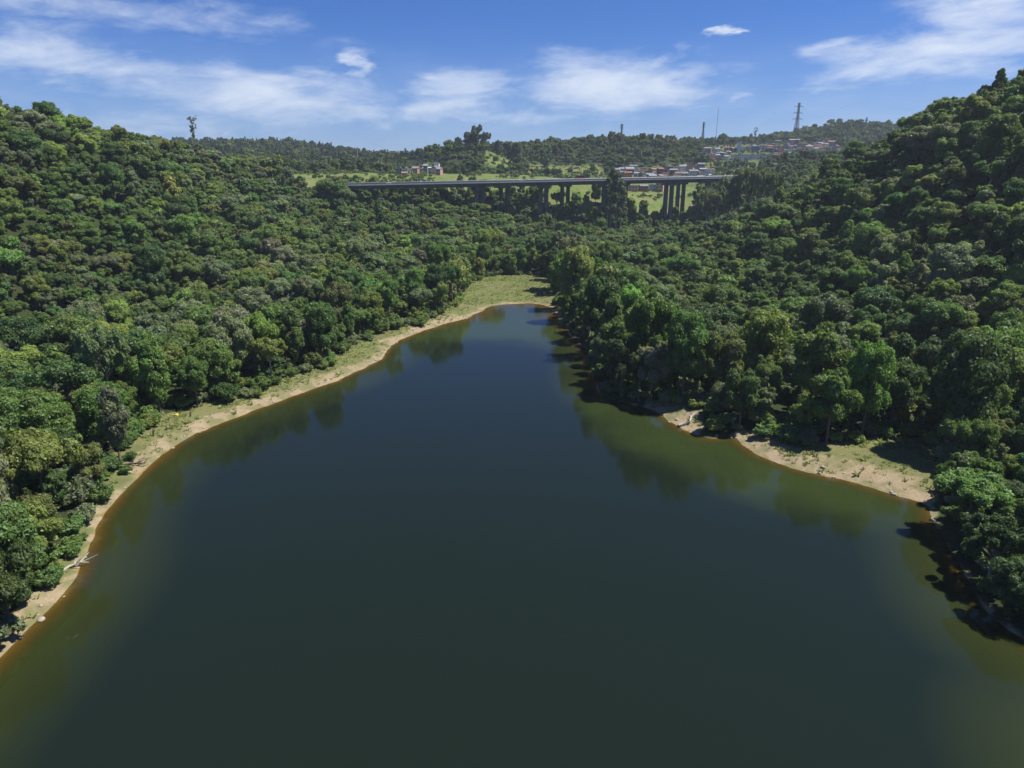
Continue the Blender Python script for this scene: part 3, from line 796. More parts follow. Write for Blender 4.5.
# ------------------------------------------------------------------ viaduct: two parallel carriageways
DLEN = float(np.linalg.norm(DECK_B - DECK_A)); DSLOPE = (DECK_ZB - DECK_ZA) / DLEN; DYAW = math.atan2(ddir[1], ddir[0])
def deck_point(t, off=0.0): 
    p = DECK_A + ddir * t + dnor * off; return p[0], p[1], DECK_ZA + DSLOPE * t
def t_for_px(px, off, z):
    ts = np.arange(-40, DLEN + 90, .5); p = DECK_A[None] + np.outer(ts, ddir) + dnor[None] * off
    u, _, _ = project(p[:, 0], p[:, 1], np.full(len(ts), z)); return float(ts[np.argmin(np.abs(u - px))])
def viaduct(off, pier_px, label, col_w):
    ox, oy, oz = deck_point(0, off)
    root = empty('viaduct', (ox, oy, oz), DYAW); tag(root, label, 'viaduct', 'parallel motorway carriageways')
    pitch = -math.atan(DSLOPE)
    def sl(name, me_, mat, parent=root):
        o = link(name, me_, mat, parent); o.rotation_euler = (0, pitch, 0); return o
    L0, L1 = 20.0, t_for_px(760, off, 45.0)
    deck = sl('deck', MB().prism([(-6.3, -.05), (6.3, -.05), (6.3, -.42), (4.2, -.75), (3.4, -3.5), (-3.4, -3.5), (-4.2, -.75), (-6.3, -.42)], L0, L1).mesh('deck'), CONC_PIER)
    rs = link('road_surface', MB().box(L0, L1, -5.9, 5.9, -.047, .0).mesh('road_surface'), ASPHALT, deck)
    mk = MB()
    for k in range(int((L1 - L0) / 12)): mk.box(L0 + k * 12, L0 + k * 12 + 4, -.08, .08, .002, .006)
    mk.box(L0, L1, -5.3, -5.15, .002, .006); mk.box(L0, L1, 5.15, 5.3, .002, .006)
    link('lane_marking', mk.mesh('lane_marking'), WHITE_PAINT, deck)
    for sgn in (-1, 1):
        pr = [(sgn * 6.32, -.048), (sgn * 6.32, 1.0), (sgn * 6.05, 1.0), (sgn * 5.95, .25), (sgn * 5.92, -.048)]
        pa = sl('parapet', MB().prism(pr, L0, L1).mesh('parapet'), CONC_DARK)
        link('rail', MB().bar((L0, sgn * 6.18, 1.28), (L1, sgn * 6.18, 1.28), .06).mesh('rail'), STEEL, pa)
        sl('slab_edge', MB().box(L0, L1, min(sgn * 6.323, sgn * 6.62), max(sgn * 6.323, sgn * 6.62), -.5, .42).mesh('slab_edge'), CONC_PALE)
    MB().box(L0 - 7, L0 - .01, -6.6, 6.6, DSLOPE * L0 - 14, DSLOPE * L0 - .1).build('abutment', CONC_DARK, root)
    MB().box(L1 + .01, L1 + 9, -6.6, 6.6, DSLOPE * L1 - 22, DSLOPE * L1 - .1).build('abutment', CONC_PIER, root)
    for px in pier_px:
        t = t_for_px(px, off, 40.0); zt = DSLOPE * t - 3.5
        wx, wy, wz = deck_point(t, off)
        gz = float(min(ground(np.array([wx]), np.array([wy]))[0], wz - 6)) - oz - 3
        pier = MB().prism([(-4.4, zt - 2.0), (-4.9, zt - .5), (-4.9, zt - .004), (4.9, zt - .004), (4.9, zt - .5), (4.4, zt - 2.0)], t - 4.6, t + 4.6).build('pier', CONC_PIER, root)
        for dx in (-2.7, 2.7):
            m = MB(); w = col_w / 2; n8 = 10
            ring = [(w * (abs(math.cos(a)) ** .6) * math.copysign(1, math.cos(a)), w * 1.2 * (abs(math.sin(a)) ** .6) * math.copysign(1, math.sin(a))) for a in [2 * math.pi * q / n8 + .1 for q in range(n8)]]
            V = [(t + dx + x * 1.12, y * 1.12, gz) for x, y in ring] + [(t + dx + x, y, zt - 2.003) for x, y in ring]
            m.add(V, [(q, (q + 1) % n8, (q + 1) % n8 + n8, q + n8) for q in range(n8)] + [tuple(range(n8)), tuple(range(n8, 2 * n8))])
            m.build('column', CONC_PIER, pier)
    return root
viaduct(0, [480, 543, 607, 669, 727], 'nearer long concrete motorway viaduct on twin column piers', 3.3)
viaduct(21, [504, 565, 623, 681, 741], 'farther motorway viaduct deck close behind the nearer one', 3.0)

# ------------------------------------------------------------------ vehicles on the near carriageway
def vehicle(name, cat, L_, W_, H_, hood, colr, loc, yaw, label, boxy=False):
    o = empty(name, loc, yaw); tag(o, label, cat, 'vehicles crossing the viaduct')
    h0, h1 = .35, .35 + (H_ - .35) * (.55 if not boxy else .42)
    b = MB().prism([(-W_ / 2, h0), (-W_ / 2, h1 - .1), (-W_ / 2 + .1, h1), (W_ / 2 - .1, h1), (W_ / 2, h1 - .1), (W_ / 2, h0)], -L_ / 2, L_ / 2)
    body = b.build('body', TINT, o); body['tint'] = colr
    x0, x1 = -L_ / 2 + (.05 if boxy else .75), L_ / 2 - hood
    c = MB(); V = [(x0, -W_ / 2 + .06, h1 + .003), (x1, -W_ / 2 + .06, h1 + .003), (x1, W_ / 2 - .06, h1 + .003), (x0, W_ / 2 - .06, h1 + .003)]
    top = [(x0 + (.05 if boxy else .5), -W_ / 2 + .2, H_), (x1 - .55, -W_ / 2 + .2, H_), (x1 - .55, W_ / 2 - .2, H_), (x0 + (.05 if boxy else .5), W_ / 2 - .2, H_)]
    c.add(V + top, [(0, 1, 5, 4), (1, 2, 6, 5), (2, 3, 7, 6), (3, 0, 4, 7), (4, 5, 6, 7), (3, 2, 1, 0)])
    cab = c.build('cabin', TINT, o); cab['tint'] = colr
    for sg in (-1, 1):
        w_ = MB(); y = sg * (W_ / 2 - .11); w_.add([(x0 + .6, y + sg * .05, h1 + .12), (x1 - .35, y + sg * .05, h1 + .12), (x1 - .7, y - sg * .05, H_ - .1), (x0 + .75, y - sg * .05, H_ - .1)], [(0, 1, 2, 3)])
        w_.build('side_window', GLASS, cab)
        l_ = MB().box(L_ / 2 - .02, L_ / 2 + .03, sg * W_ * .36 - .15, sg * W_ * .36 + .15, h0 + .25, h0 + .42); l_.build('headlight', LAMP, o)
    for sx in (-1, 1):
        for sg in (-1, 1):
            m = MB(); cx_ = sx * L_ * .31; m.bar((cx_, sg * (W_ / 2 - .22), .34), (cx_, sg * (W_ / 2 + .01), .34), .34, 14); m.build('wheel', RUBBER, o)
    return o
for px, off, kind, colr, lab in [(389, 2.6, 'car', (.75, .75, .76), 'white car on the viaduct near its left end'), (424, 19, 'van', (.72, .72, .72), 'white van on the farther carriageway beside dark post'),
                                 (446, -2.4, 'car', (.04, .04, .05), 'black car on the viaduct left of its middle'), (521, 2.4, 'car', (.35, .36, .38), 'silver grey car at the middle of viaduct'),
                                 (580, 19, 'truck', (.40, .07, .04), 'rust red truck on the farther carriageway'), (648, 2.4, 'car', (.05, .07, .14), 'dark blue car on the right half of viaduct'),
                                 (706, 18.5, 'van', (.7, .7, .68), 'white van near the right end of viaduct')]:
    t = t_for_px(px, off, 50.0); x, y, z = deck_point(t, off); yaw = DYAW + (math.pi if off % 21 > 10 or off > 2.5 else 0)
    if kind == 'car': vehicle('car', 'car', 4.3, 1.75, 1.46, 1.1, colr, (x, y, z + .01), yaw, lab)
    elif kind == 'van': vehicle('van', 'van', 5.4, 2.0, 2.5, .9, colr, (x, y, z + .01), yaw, lab, True)
    else: vehicle('truck', 'truck', 8.4, 2.45, 3.7, .2, colr, (x, y, z + .01), yaw, lab, True)

# ------------------------------------------------------------------ houses
BOXW = MB().box(-.5, .5, -.5, .5, 0, 1).mesh('wall', TINT)
ROOF_FLAT = MB().box(-.53, .53, -.53, .53, 0, .25).box(-.53, .53, -.53, -.50, .251, .62).box(-.53, .53, .50, .53, .251, .62).box(-.53, -.50, -.499, .499, .251, .62).box(.50, .53, -.499, .499, .251, .62).mesh('roof', TINT)
ROOF_GABLE = MB().add([(-.56, -.58, 0), (.56, -.58, 0), (.56, .58, 0), (-.56, .58, 0), (-.56, 0, 1.7), (.56, 0, 1.7)], [(0, 1, 5, 4), (2, 3, 4, 5), (0, 4, 3), (1, 2, 5), (3, 2, 1, 0)]).mesh('roof', TINT)
ROOF_SHED = MB().add([(-.55, -.56, .02), (.55, -.56, .02), (.55, .56, .02), (-.55, .56, .02), (-.55, -.56, .20), (.55, -.56, .20), (.55, .56, 1.1), (-.55, .56, 1.1)],
                     [(0, 1, 5, 4), (1, 2, 6, 5), (2, 3, 7, 6), (3, 0, 4, 7), (4, 5, 6, 7), (3, 2, 1, 0)]).mesh('roof', TINT)
WIN = MB().box(-.6, .6, -.05, .05, 0, 1.2).mesh('window', GLASS)
DOOR = MB().box(-.5, .5, -.05, .05, 0, 2.1).mesh('door', plain('door_paint', (.12, .08, .05), .7))
TANK = MB().tube([(0, 0, 0), (0, 0, .9), (0, 0, 1.15)], [.75, .85, .55], 10).mesh('water_tank', plain('blue_tank', (.10, .22, .45), .5))
WALLS = [('bare brick', (.27, .135, .085)), ('ochre', (.42, .25, .12)), ('white', (.68, .67, .64)), ('grey cement', (.27, .265, .26)), ('cream', (.55, .47, .35)), ('dusty pink', (.47, .28, .22)), ('pale blue', (.26, .34, .46)), ('dark brown', (.10, .065, .05))]
ROOFS = [('terracotta', (.24, .10, .055)), ('grey', (.22, .22, .225)), ('dark brown', (.09, .06, .05)), ('pale concrete', (.42, .41, .39))]
def house(loc, yaw, w, d, st, wall, roof, form, r, name='house'):
    o = empty(name, loc, yaw); h = 2.9 * st
    a = bpy.data.objects.new('wall', BOXW); COL.objects.link(a); a.parent = o; a.scale = (w, d, h + 2.5); a.location = (0, 0, -2.5); a['tint'] = wall
    m = {'flat': ROOF_FLAT, 'gable': ROOF_GABLE, 'shed': ROOF_SHED}[form]
    b = bpy.data.objects.new('roof', m); COL.objects.link(b); b.parent = o; b.scale = (w, d, 1); b.location = (0, 0, h + .002); b['tint'] = roof
    nw = max(2, int(w / 3))
    for k in range(st):
        for q in range(nw):
            if k == 0 and q == nw // 2:
                e = bpy.data.objects.new('door', DOOR); e.location = ((q + .5) / nw * w - w / 2, -d / 2 - .03, .02)
            else:
                e = bpy.data.objects.new('window', WIN); e.location = ((q + .5) / nw * w - w / 2, -d / 2 - .03, 2.9 * k + .95)
            COL.objects.link(e); e.parent = o
    if form == 'flat' and r.uniform() < .5:
        e = bpy.data.objects.new('water_tank', TANK); e.location = (w * .25, d * .2, h + .26); COL.objects.link(e); e.parent = o
    return o
hr = np.random.default_rng(41)
def jig(c): return [float(x) for x in np.clip(np.array(c) * math.exp(hr.normal() * .10), 0, .85)]
def row(px0, px1, py, y0, step, place_word, tilt=0.0, pw=None, skip=.06, ban=(), wk=1.0):
    px = px0 + hr.uniform(0, 2); items = []
    while px < px1:
        w = hr.uniform(6.0, 10.5) * wk
        if hr.uniform() > skip and not any(a < px < b for a, b in ban): items.append((px, w))
        px += step * w / 8.5 * hr.uniform(.95, 1.35)
    for k, (px, w) in enumerate(items):
        x, y, z = hit(px, py + tilt * (px - px0) + hr.uniform(-.7, .7), y0)
        iw = hr.choice(8, p=pw or [.12, .12, .27, .17, .17, .09, .03, .03]); ir = hr.choice(4, p=[.20, .38, .12, .30]); st = int(hr.choice([1, 2, 3], p=[.30, .5, .20]))
        form = 'flat' if ir == 3 else hr.choice(['gable', 'shed'], p=[.55, .45])
        o = house((x, y, z), hr.normal() * .35 + .15, w, hr.uniform(6, 9), st, jig(WALLS[iw][1]), jig(ROOFS[ir][1]), form, hr)
        tag(o, f'{["one", "two", "three"][st - 1]}-storey {WALLS[iw][0]} house, {ROOFS[ir][0]} roof, {ordw(k)} from left {place_word}', 'house', 'houses of the hillside town')
upper = [(145.0, 776, 838, 'in short highest row of town'), (147.4, 764, 838, 'in next highest row of town'), (149.6, 742, 838, 'in second row of upper town'), (151.8, 700, 838, 'in third row of upper town'), (154.2, 700, 836, 'in fourth row of upper town'),
         (156.8, 702, 830, 'in fifth row of upper town'), (159.6, 706, 826, 'in sixth row of upper town')]
for q, (py, a, b, wd_) in enumerate(upper): row(a, b, py, 960, 4.6, wd_, ban=[(728, 775)] if q > 3 else [(735, 742), (752, 758), (778, 785)])
for py, a, b, wd_ in [(170.2, 664, 704, 'in back row below the woods'), (173.4, 622, 712, 'in second row above the viaduct'), (176.8, 616, 714, 'in third row above the viaduct'), (178.6, 630, 712, 'in lower row above the viaduct'), (180.6, 612, 700, 'in row just above viaduct rail')]:
    row(a, b, py, 720, 6.2, wd_, skip=.10)
row(630, 664, 191.0, 690, 8.0, 'in row under the viaduct', skip=.0)
for py, a, b, wd_ in [(171.0, 416, 440, 'in small far cluster, back row'), (174.4, 398, 440, 'in small far cluster, front row')]: row(a, b, py, 700, 7.0, wd_, skip=.25, pw=[.02, .08, .42, .26, .17, .05, .0, .0], wk=.6)
# landmarks of the town
def block(px, py, y0, w, d, st, wall, roof, form, label, name='apartment_block', cat='building', yaw=.1):
    x, y, z = hit(px, py, y0); o = house((x, y, z), yaw, w, d, st, list(wall), list(roof), form, hr, name); tag(o, label, cat); return o
block(752, 159.0, 960, 62, 14, 2, (.62, .63, .66), (.36, .38, .42), 'flat', 'long low white block with rows of windows in upper town', 'school_building', 'building', .02)
block(738.5, 152.0, 960, 5.5, 6, 5, (.74, .74, .74), (.5, .5, .5), 'flat', 'slim white tower behind the long white block', 'white_tower', 'building')
block(755, 152.0, 960, 9, 8, 3, (.10, .17, .42), (.2, .25, .4), 'shed', 'deep blue building behind the long white block', 'blue_building')
block(757, 149.6, 960, 2.6, 3, 5, (.62, .38, .24), (.4, .2, .1), 'flat', 'thin pinkish tower beside the deep blue building', 'slim_tower')
block(781, 156.5, 960, 5, 7, 5, (.60, .30, .17), (.4, .2, .12), 'flat', 'tall narrow orange block right of long white block', 'apartment_block')
block(817, 151.0, 960, 15, 10, 3, (.66, .50, .40), (.35, .2, .15), 'shed', 'wide pinkish white block near right end of upper town', 'apartment_block')
block(806, 156.5, 960, 11, 9, 2, (.34, .42, .33), (.36, .44, .36), 'shed', 'pale green house in front of pinkish white block', 'green_house', 'house')
block(724, 177.5, 720, 34, 14, 1, (.62, .62, .64), (.68, .68, .70), 'shed', 'long white roofed shed by right end of viaduct', 'warehouse', 'warehouse', .05)
block(689, 176.5, 720, 6, 7, 6, (.58, .37, .20), (.4, .25, .15), 'flat', 'tall slim ochre block above the viaduct', 'apartment_block')
block(629, 175.5, 720, 10, 8, 3, (.64, .65, .68), (.28, .28, .3), 'gable', 'white gabled three-storey house above viaduct', 'gabled_house', 'house')
block(430, 173.0, 700, 16, 12, 2, (.44, .50, .60), (.52, .60, .72), 'shed', 'large pale blue shed in small far cluster', 'warehouse', 'warehouse', .0)
block(577.5, 164.0, 640, 5, 5, 1, (.75, .75, .73), (.6, .6, .58), 'shed', 'tiny lone white hut on bright green slope', 'hut', 'hut')
block(404.5, 176.0, 700, 5.5, 6, 1, (.55, .32, .25), (.4, .2, .15), 'shed', 'small pink hut at edge of the grass field', 'hut', 'hut')

# ------------------------------------------------------------------ pylons, masts, poles
def pylon(px, ytop, Y, base_w, top_w, arms, label, bar=.30):
    x, y, zt = at_y(px, ytop, Y); zb = float(ground(np.array([x]), np.array([y]))[0]) - 1; Hh = zt - zb
    o = empty('transmission_tower', (x, y, zb), .3); tag(o, label, 'pylon', 'transmission towers on the ridge')
    def hw(z): return (base_w + (top_w - base_w) * min(1, z / (Hh * .72))) / 2
    m = MB(); zs = [0]
    while zs[-1] < Hh - 1: zs.append(min(Hh, zs[-1] + max(2.6, hw(zs[-1]) * 1.7)))
    for a_, b_ in zip(zs[:-1], zs[1:]):
        p, q = hw(a_), hw(b_)
        cs = [(1, 1), (-1, 1), (-1, -1), (1, -1)]
        for i in range(4):
            c0, c1 = cs[i], cs[(i + 1) % 4]
            m.bar((c0[0] * p, c0[1] * p, a_), (c0[0] * q, c0[1] * q, b_), bar)
            m.bar((c0[0] * p, c0[1] * p, a_), (c1[0] * q, c1[1] * q, b_), bar * .55); m.bar((c1[0] * p, c1[1] * p, a_), (c0[0] * q, c0[1] * q, b_), bar * .55)
            m.bar((c0[0] * q, c0[1] * q, b_), (c1[0] * q, c1[1] * q, b_), bar * .55)
    m.build('lattice_frame', DARK_STEEL, o)
    for ya, wpx in arms:
        z = at_y(px, ya, Y)[2] - zb; hw_ = wpx * Y / F_PX / 2
        c = MB()
        for sg in (-1, 1):
            c.bar((sg * hw(z), hw(z), z), (sg * hw_, 0, z), bar * .8); c.bar((sg * hw(z), -hw(z), z), (sg * hw_, 0, z), bar * .8); c.bar((sg * hw(z + 1.8), 0, z + 1.9), (sg * hw_, 0, z), bar * .7)
            c.bar((sg * hw_, 0, z), (sg * hw_, 0, z - 2.4), bar * .5)
        c.build('cross_arm', DARK_STEEL, o)
    return o
pylon(799.5, 102.5, 1440, 9, 2.6, [(106.5, 10), (113, 10.5), (119, 11)], 'tallest lattice power pylon on the right ridge above town', .42)
pylon(704, 122, 1390, 6, 1.6, [(124.5, 3.5), (127, 3.5)], 'short lattice pylon left of the thin antenna mast', .30)
pylon(622, 123.5, 1070, 5, 1.4, [(125.5, 3.6), (128, 3.6)], 'lattice pylon on the central wooded hill', .24)
def mast(px, ytop, ybase, Y, rad, label, name, mat, arm=None):
    x, y, zt = at_y(px, ytop, Y); zb = float(ground(np.array([x]), np.array([y]))[0]) - 1
    o = empty(name, (x, y, zb)); tag(o, label, name.split('_')[-1])
    MB().tube([(0, 0, 0), (0, 0, (zt - zb) * .5), (0, 0, zt - zb)], [rad * 1.25, rad, rad * .7], 8).build('shaft', mat, o)
    MB().box(-rad * 1.9, rad * 1.9, -rad * 1.9, rad * 1.9, .3, 1.35).build('footing', CONC_PIER, o)
    if arm: MB().box(-arm, arm, -.12, .12, zt - zb - 1.0, zt - zb - .75).build('crossbar', mat, o)
    return o
mast(718.5, 108, 131, 1390, .36, 'tall thin antenna mast on the ridge left of town', 'antenna_mast', STEEL)
mast(381.5, 158, 174, 800, .32, 'pale slender pole at far edge of grass field', 'utility_pole', CONC_PALE, 1.2)
mast(357, 146, 160, 1000, .30, 'faint thin pole in front of far dark woods', 'utility_pole', CONC_PALE)
mast(419, 173.6, 185, 660, .75, 'thick dark post standing behind the viaduct', 'concrete_post', CONC_DARK)

# ------------------------------------------------------------------ trees that stand out
def lone(px, ytop, Y, p, sc, hs, tint, label, group, name):
    h_ = hs or 1.2
    x, y, zt = at_y(px, ytop, Y); zg = float(ground(np.array([x]), np.array([y]))[0])
    hs_ = h_; sc = max(.3, (zt - zg + .5) / (p.top * hs_))
    return place(p, name, (x, y, zg), float(hr.uniform(0, 6.28)), sc, hs_, tint, label, 'tree', group)
gt = (.070, .090, .042)
for k, (px, yt, Y, p_) in enumerate([(332, 181, 540, 3), (339, 184, 538, 0), (346, 187, 536, 5), (326, 179, 546, 6)]):
    lone(px, yt, Y, protos[p_], 1, 1.0, [(.075, .12, .034), (.06, .105, .03), (.09, .13, .045), (.07, .115, .03)][k], ['lumpy mid green', 'round deep green', 'pale green', 'tallest round'][k] + ' tree hiding the left end of viaduct', 'trees at the viaduct left end', 'slope_tree')
lone(191, 116, 520, opens[0], .72, 1.5, (.085, .092, .060), 'tall sparse tree standing alone above left ridge', None, 'gum_tree')
for px, yt, p_, tn, lab in [(476, 124, 3, (.055, .085, .04), 'tallest dark tree on crest of central hill'), (467, 131, 0, (.06, .09, .04), 'rounded dark tree just left of tallest crest tree'), (458, 136, 5, (.06, .09, .045), 'second dark tree left of tallest crest tree'),
                            (449, 140, 6, (.06, .085, .045), 'lowest leftmost dark tree on the central crest'), (472, 129, 5, (.05, .08, .036), 'dark tree tucked against the tallest crest tree'), (485.5, 131, 4, (.08, .10, .055), 'feathery tree just right of tallest crest tree'),
                            (498, 139, 2, (.055, .075, .04), 'small dark pointed tree in the crest dip'), (509, 141, 2, (.05, .07, .036), 'narrow column tree right of crest dip'), (517, 141, 0, (.06, .085, .04), 'small round tree right of the narrow column tree')]:
    lone(px, yt + 1, 965, protos[p_], 1, 1.6, tn, lab, 'trees on the central crest', 'crest_tree')
lone(756, 127.5, 1420, opens[1], 1, None, (.06, .075, .045), 'tall thin tree above the woods behind town', None, 'tall_thin_tree')
for k, (px, yt, Y, g_, s_) in enumerate([(613, 168, 575, 0, 1.0), (618, 172, 572, 1, .95), (609, 178, 570, 2, .8), (623, 180, 574, 1, .8)]):
    lone(px, yt, Y, gums[g_], s_, 1.7, (.085, .100, .058), ['tallest', 'second tallest', 'leftmost short', 'rightmost short'][k] + ' slender tree in clump before the viaduct pier', 'slender trees before the viaduct', 'slender_tree')
for k, (px, yt, Y, g_, s_) in enumerate([(698, 186, 560, 2, .9), (708, 190, 555, 0, .9), (732, 176, 545, 1, 1.15), (741, 170, 540, 2, 1.25), (752, 168, 535, 0, 1.3), (763, 170, 520, 1, 1.1), (775, 172, 510, 0, 1.0), (722, 192, 540, 0, .8)]):
    lone(px, yt, Y, protos[4] if g_ < 2 else gums[2], s_, 2.3 if g_ < 2 else 1.5, (.135, .150, .075) if k % 2 else (.120, .140, .070), ordw(k if k < 2 else k + (1 if k < 7 else -5)) + ' from left of pale wispy trees hiding right viaduct end', 'pale wispy trees at the viaduct end', 'wispy_tree')
for k, (px, py, y0, s_, lab) in enumerate([(596, 172, 640, 1.0, 'round dark bush tree alone on bright slope'), (569, 178, 640, .9, 'dark tree beside the red truck'), (316, 170, 620, 1.1, 'dark narrow tree in pale clearing left of field'), (333, 177, 620, .8, 'low dark tree at left end of field')]):
    x, y, z = hit(px, py + 5, y0); place(protos[0 if k != 2 else 2], 'field_tree', (x, y, z - 1.0), k * 1.3, s_ * .72, .8, (.036, .06, .026), lab, 'tree', 'trees alone on the grass')

# ------------------------------------------------------------------ things along the banks
WOOD = plain('bleached_wood', (.42, .37, .31), .9, .3, 3.0)
DARKWOOD = plain('wet_wood', (.06, .045, .035), .8, .3, 3.0)
ROCK = plain('shore_rock', (.34, .29, .23), .92, .4, 1.5)
YELLOW = plain('yellow_sheet', (.62, .50, .06), .7, .15, 2.0)
def gz1(x, y): return float(ground(np.array([x]), np.array([y]))[0])
def fallen(px, py, yaw, Lm, label, mat, seed):
    x, y = at_z(px, py, .6); r = np.random.default_rng(seed)
    o = empty('fallen_tree', (x, y, gz1(x, y)), yaw); tag(o, label, 'driftwood', 'dead wood on the banks')
    MB().tube([(-Lm / 2, 0, .25), (-Lm * .1, .2, .45), (Lm / 2, -.1, .35)], [.24, .2, .09], 7).build('trunk', mat, o)
    for k in range(7):
        q = r.uniform(-.2, .48) * Lm; an = r.uniform(.5, 1.2) * r.choice([-1, 1]); l_ = r.uniform(1.2, 2.8)
        MB().tube([(q, 0, .4), (q + l_ * .5 * math.cos(an), l_ * .5 * math.sin(an), .6 + r.uniform(0, .5)), (q + l_ * math.cos(an), l_ * math.sin(an), .3 + r.uniform(0, 1.0))], [.10, .07, .03], 5).build('branch', mat, o)
    return o
fallen(692, 420, 1.15, 6.5, 'bleached fallen tree on the sandy notch of right bank', WOOD, 1)
fallen(686, 424, .4, 4.5, 'pale dead limb lying beside the bleached fallen tree', WOOD, 2)
fallen(133, 466, .3, 5.0, 'dark wet dead wood heaped on the left beach', DARKWOOD, 3)
fallen(44, 642, .2, 4.0, 'dark snag added for tree overhang shadow at bottom left bank', DARKWOOD, 4)  # wood shape put where the overhanging tree only shades the water
fallen(72, 566, 1.0, 3.0, 'small pale branch on grassy left bank', WOOD, 5)
for k, (px, py, h_, lab) in enumerate([(154, 438, 2.0, 'dark forked stump upright on left beach'), (191, 419, 1.5, 'thin dead stick upright below left trees'), (167, 432, .9, 'short dark stump on left beach')]):
    x, y = at_z(px, py, .8); o = empty('stump', (x, y, gz1(x, y)), k); tag(o, lab, 'stump')
    MB().tube([(0, 0, -.3), (0, 0, h_ * .5), (.15, .1, h_)], [.22, .16, .07], 6).build('trunk', DARKWOOD, o)
    MB().tube([(0, 0, h_ * .4), (.5, -.1, h_ * .7), (.7, 0, h_ * .95)], [.10, .08, .03], 5).build('branch', DARKWOOD, o)
x, y = at_z(176, 418, 1.2); m = MB(); rr_ = np.random.default_rng(3); G_ = 7
V = [((i / (G_ - 1) - .5) * 2.0, (j / (G_ - 1) - .5) * 1.2, .25 + .35 * math.sin(i * .9) * math.cos(j * .8) + .1 * rr_.normal() * .5) for j in range(G_) for i in range(G_)]
m.add(V, [(j * G_ + i, j * G_ + i + 1, (j + 1) * G_ + i + 1, (j + 1) * G_ + i) for j in range(G_ - 1) for i in range(G_ - 1)])
o = m.build('yellow_sheet', YELLOW); o.scale = (.65, .65, .65); o.location = (x, y, gz1(x, y) + .15); o.rotation_euler = (0, 0, .5)
sm = o.modifiers.new('thickness', 'SOLIDIFY'); sm.thickness = .03
tag(o, 'crumpled bright yellow sheet at edge of left bank brush', 'sheet')
# stones along the waterline
stones = []
for k in range(4):
    r = np.random.default_rng(60 + k); v = ICO2_V * (1 + r.normal(size=(len(ICO2_V), 1)) * .12) * np.array([1, .75, .5])
    stones.append(new_mesh('shore_stone', v, ICO2_F, True)); stones[-1].materials.append(ROCK)
n_st = 0
for k in range(160):
    if n_st >= 70: break
    seg = lake[int(hr.integers(0, len(lake)))]
    x, y = seg[0] + hr.normal() * 1.2, seg[1] + hr.normal() * 1.2
    if y < 60 or (x > 0 and not (24 < x < 90 and 108 < y < 175)): continue
    z = gz1(x, y)
    if z < -.1 or z > 1.2: continue
    o = bpy.data.objects.new('shore_stone', stones[k % 4]); COL.objects.link(o); s_ = .18 + abs(hr.normal()) * .25
    o.location = (x, y, z + s_ * .1); o.scale = (s_, s_, s_); o.rotation_euler = (0, 0, hr.uniform(0, 6)); n_st += 1
    tag(o, 'small pale stone at the water edge of the banks', 'stone', 'stones along the waterline')
# grass tufts and weeds on the open banks
tx, ty = hr.uniform(-150, 120, 160000), hr.uniform(50, 395, 160000)
te, tl = poly_sdf(edge, tx, ty), lake_d(tx, ty)
pr_ = np.clip((tl - .6) / 6, 0.05, 1) * np.where(fbm(tx / 7, ty / 7, 33) > .46, 1, .22)
mk_ = (te < 1.5) & (tl > .7) & (hr.uniform(size=len(tx)) < pr_)
tx, ty = tx[mk_][:26000], ty[mk_][:26000]; tz = ground(tx, ty); N_ = len(tx)
hh = np.exp(hr.normal(size=N_) * .4) * .30; an = hr.uniform(0, 6.28, N_)
V = []; tcol = []
for b_ in range(4):
    a_ = an + b_ * 1.7; w_ = hh * .75
    base = np.stack([tx + np.cos(a_) * .12, ty + np.sin(a_) * .12, tz - .03], 1)
    side = np.stack([-np.sin(a_) * w_ * .5, np.cos(a_) * w_ * .5, np.zeros(N_)], 1)
    tip = base + np.stack([np.cos(a_) * hh * .8, np.sin(a_) * hh * .8, hh * .9], 1)
    V.append(np.stack([base - side, base + side, tip + side * .7, tip - side * .4], 1))
V = np.stack(V, 1).reshape(-1, 3); Q = np.arange(len(V)).reshape(-1, 4)
me = grid_mesh('bank_grass', V, Q)
ga = me.attributes.new('leaf', 'FLOAT_COLOR', 'POINT'); gc = np.ones((len(V), 4), np.float32); gc[:, 0] = np.repeat(hr.uniform(0, 1, N_), 16); gc[:, 1] = np.repeat(np.clip(hr.normal(size=N_) * .35 + .3, 0, 1), 16); ga.data.foreach_set('color', gc.ravel())
o = link('bank_grass', me, LEAF); o['tint'] = [.13, .15, .055]; tag(o, 'rough grass and weeds along the lake banks', 'grass', kind='stuff')
# two birds far off in the sky
for px, py, lab in [(774, 114, 'tiny dark bird gliding left of the tall pylon'), (841, 108, 'tiny dark bird gliding right of the tall pylon')]:
    x, y, z = at_y(px, py, 430); o = empty('bird', (x, y, z), .6); tag(o, lab, 'bird', 'birds in the sky')
    m = MB(); m.tube([(-.38, 0, 0), (-.1, 0, .02), (.15, 0, .03), (.34, 0, .0)], [.03, .11, .10, .03], 6)
    m.add([(-.12, 0, .05), (.16, 0, .05), (.10, .8, .28), (-.12, .75, .26), (-.02, 1.25, .20)], [(0, 1, 2, 3), (3, 2, 4)]); m.add([(-.12, 0, .05), (.16, 0, .05), (.10, -.8, .28), (-.12, -.75, .26), (-.02, -1.25, .20)], [(1, 0, 3, 2), (2, 3, 4)])
    m.build('body', RUBBER, o)

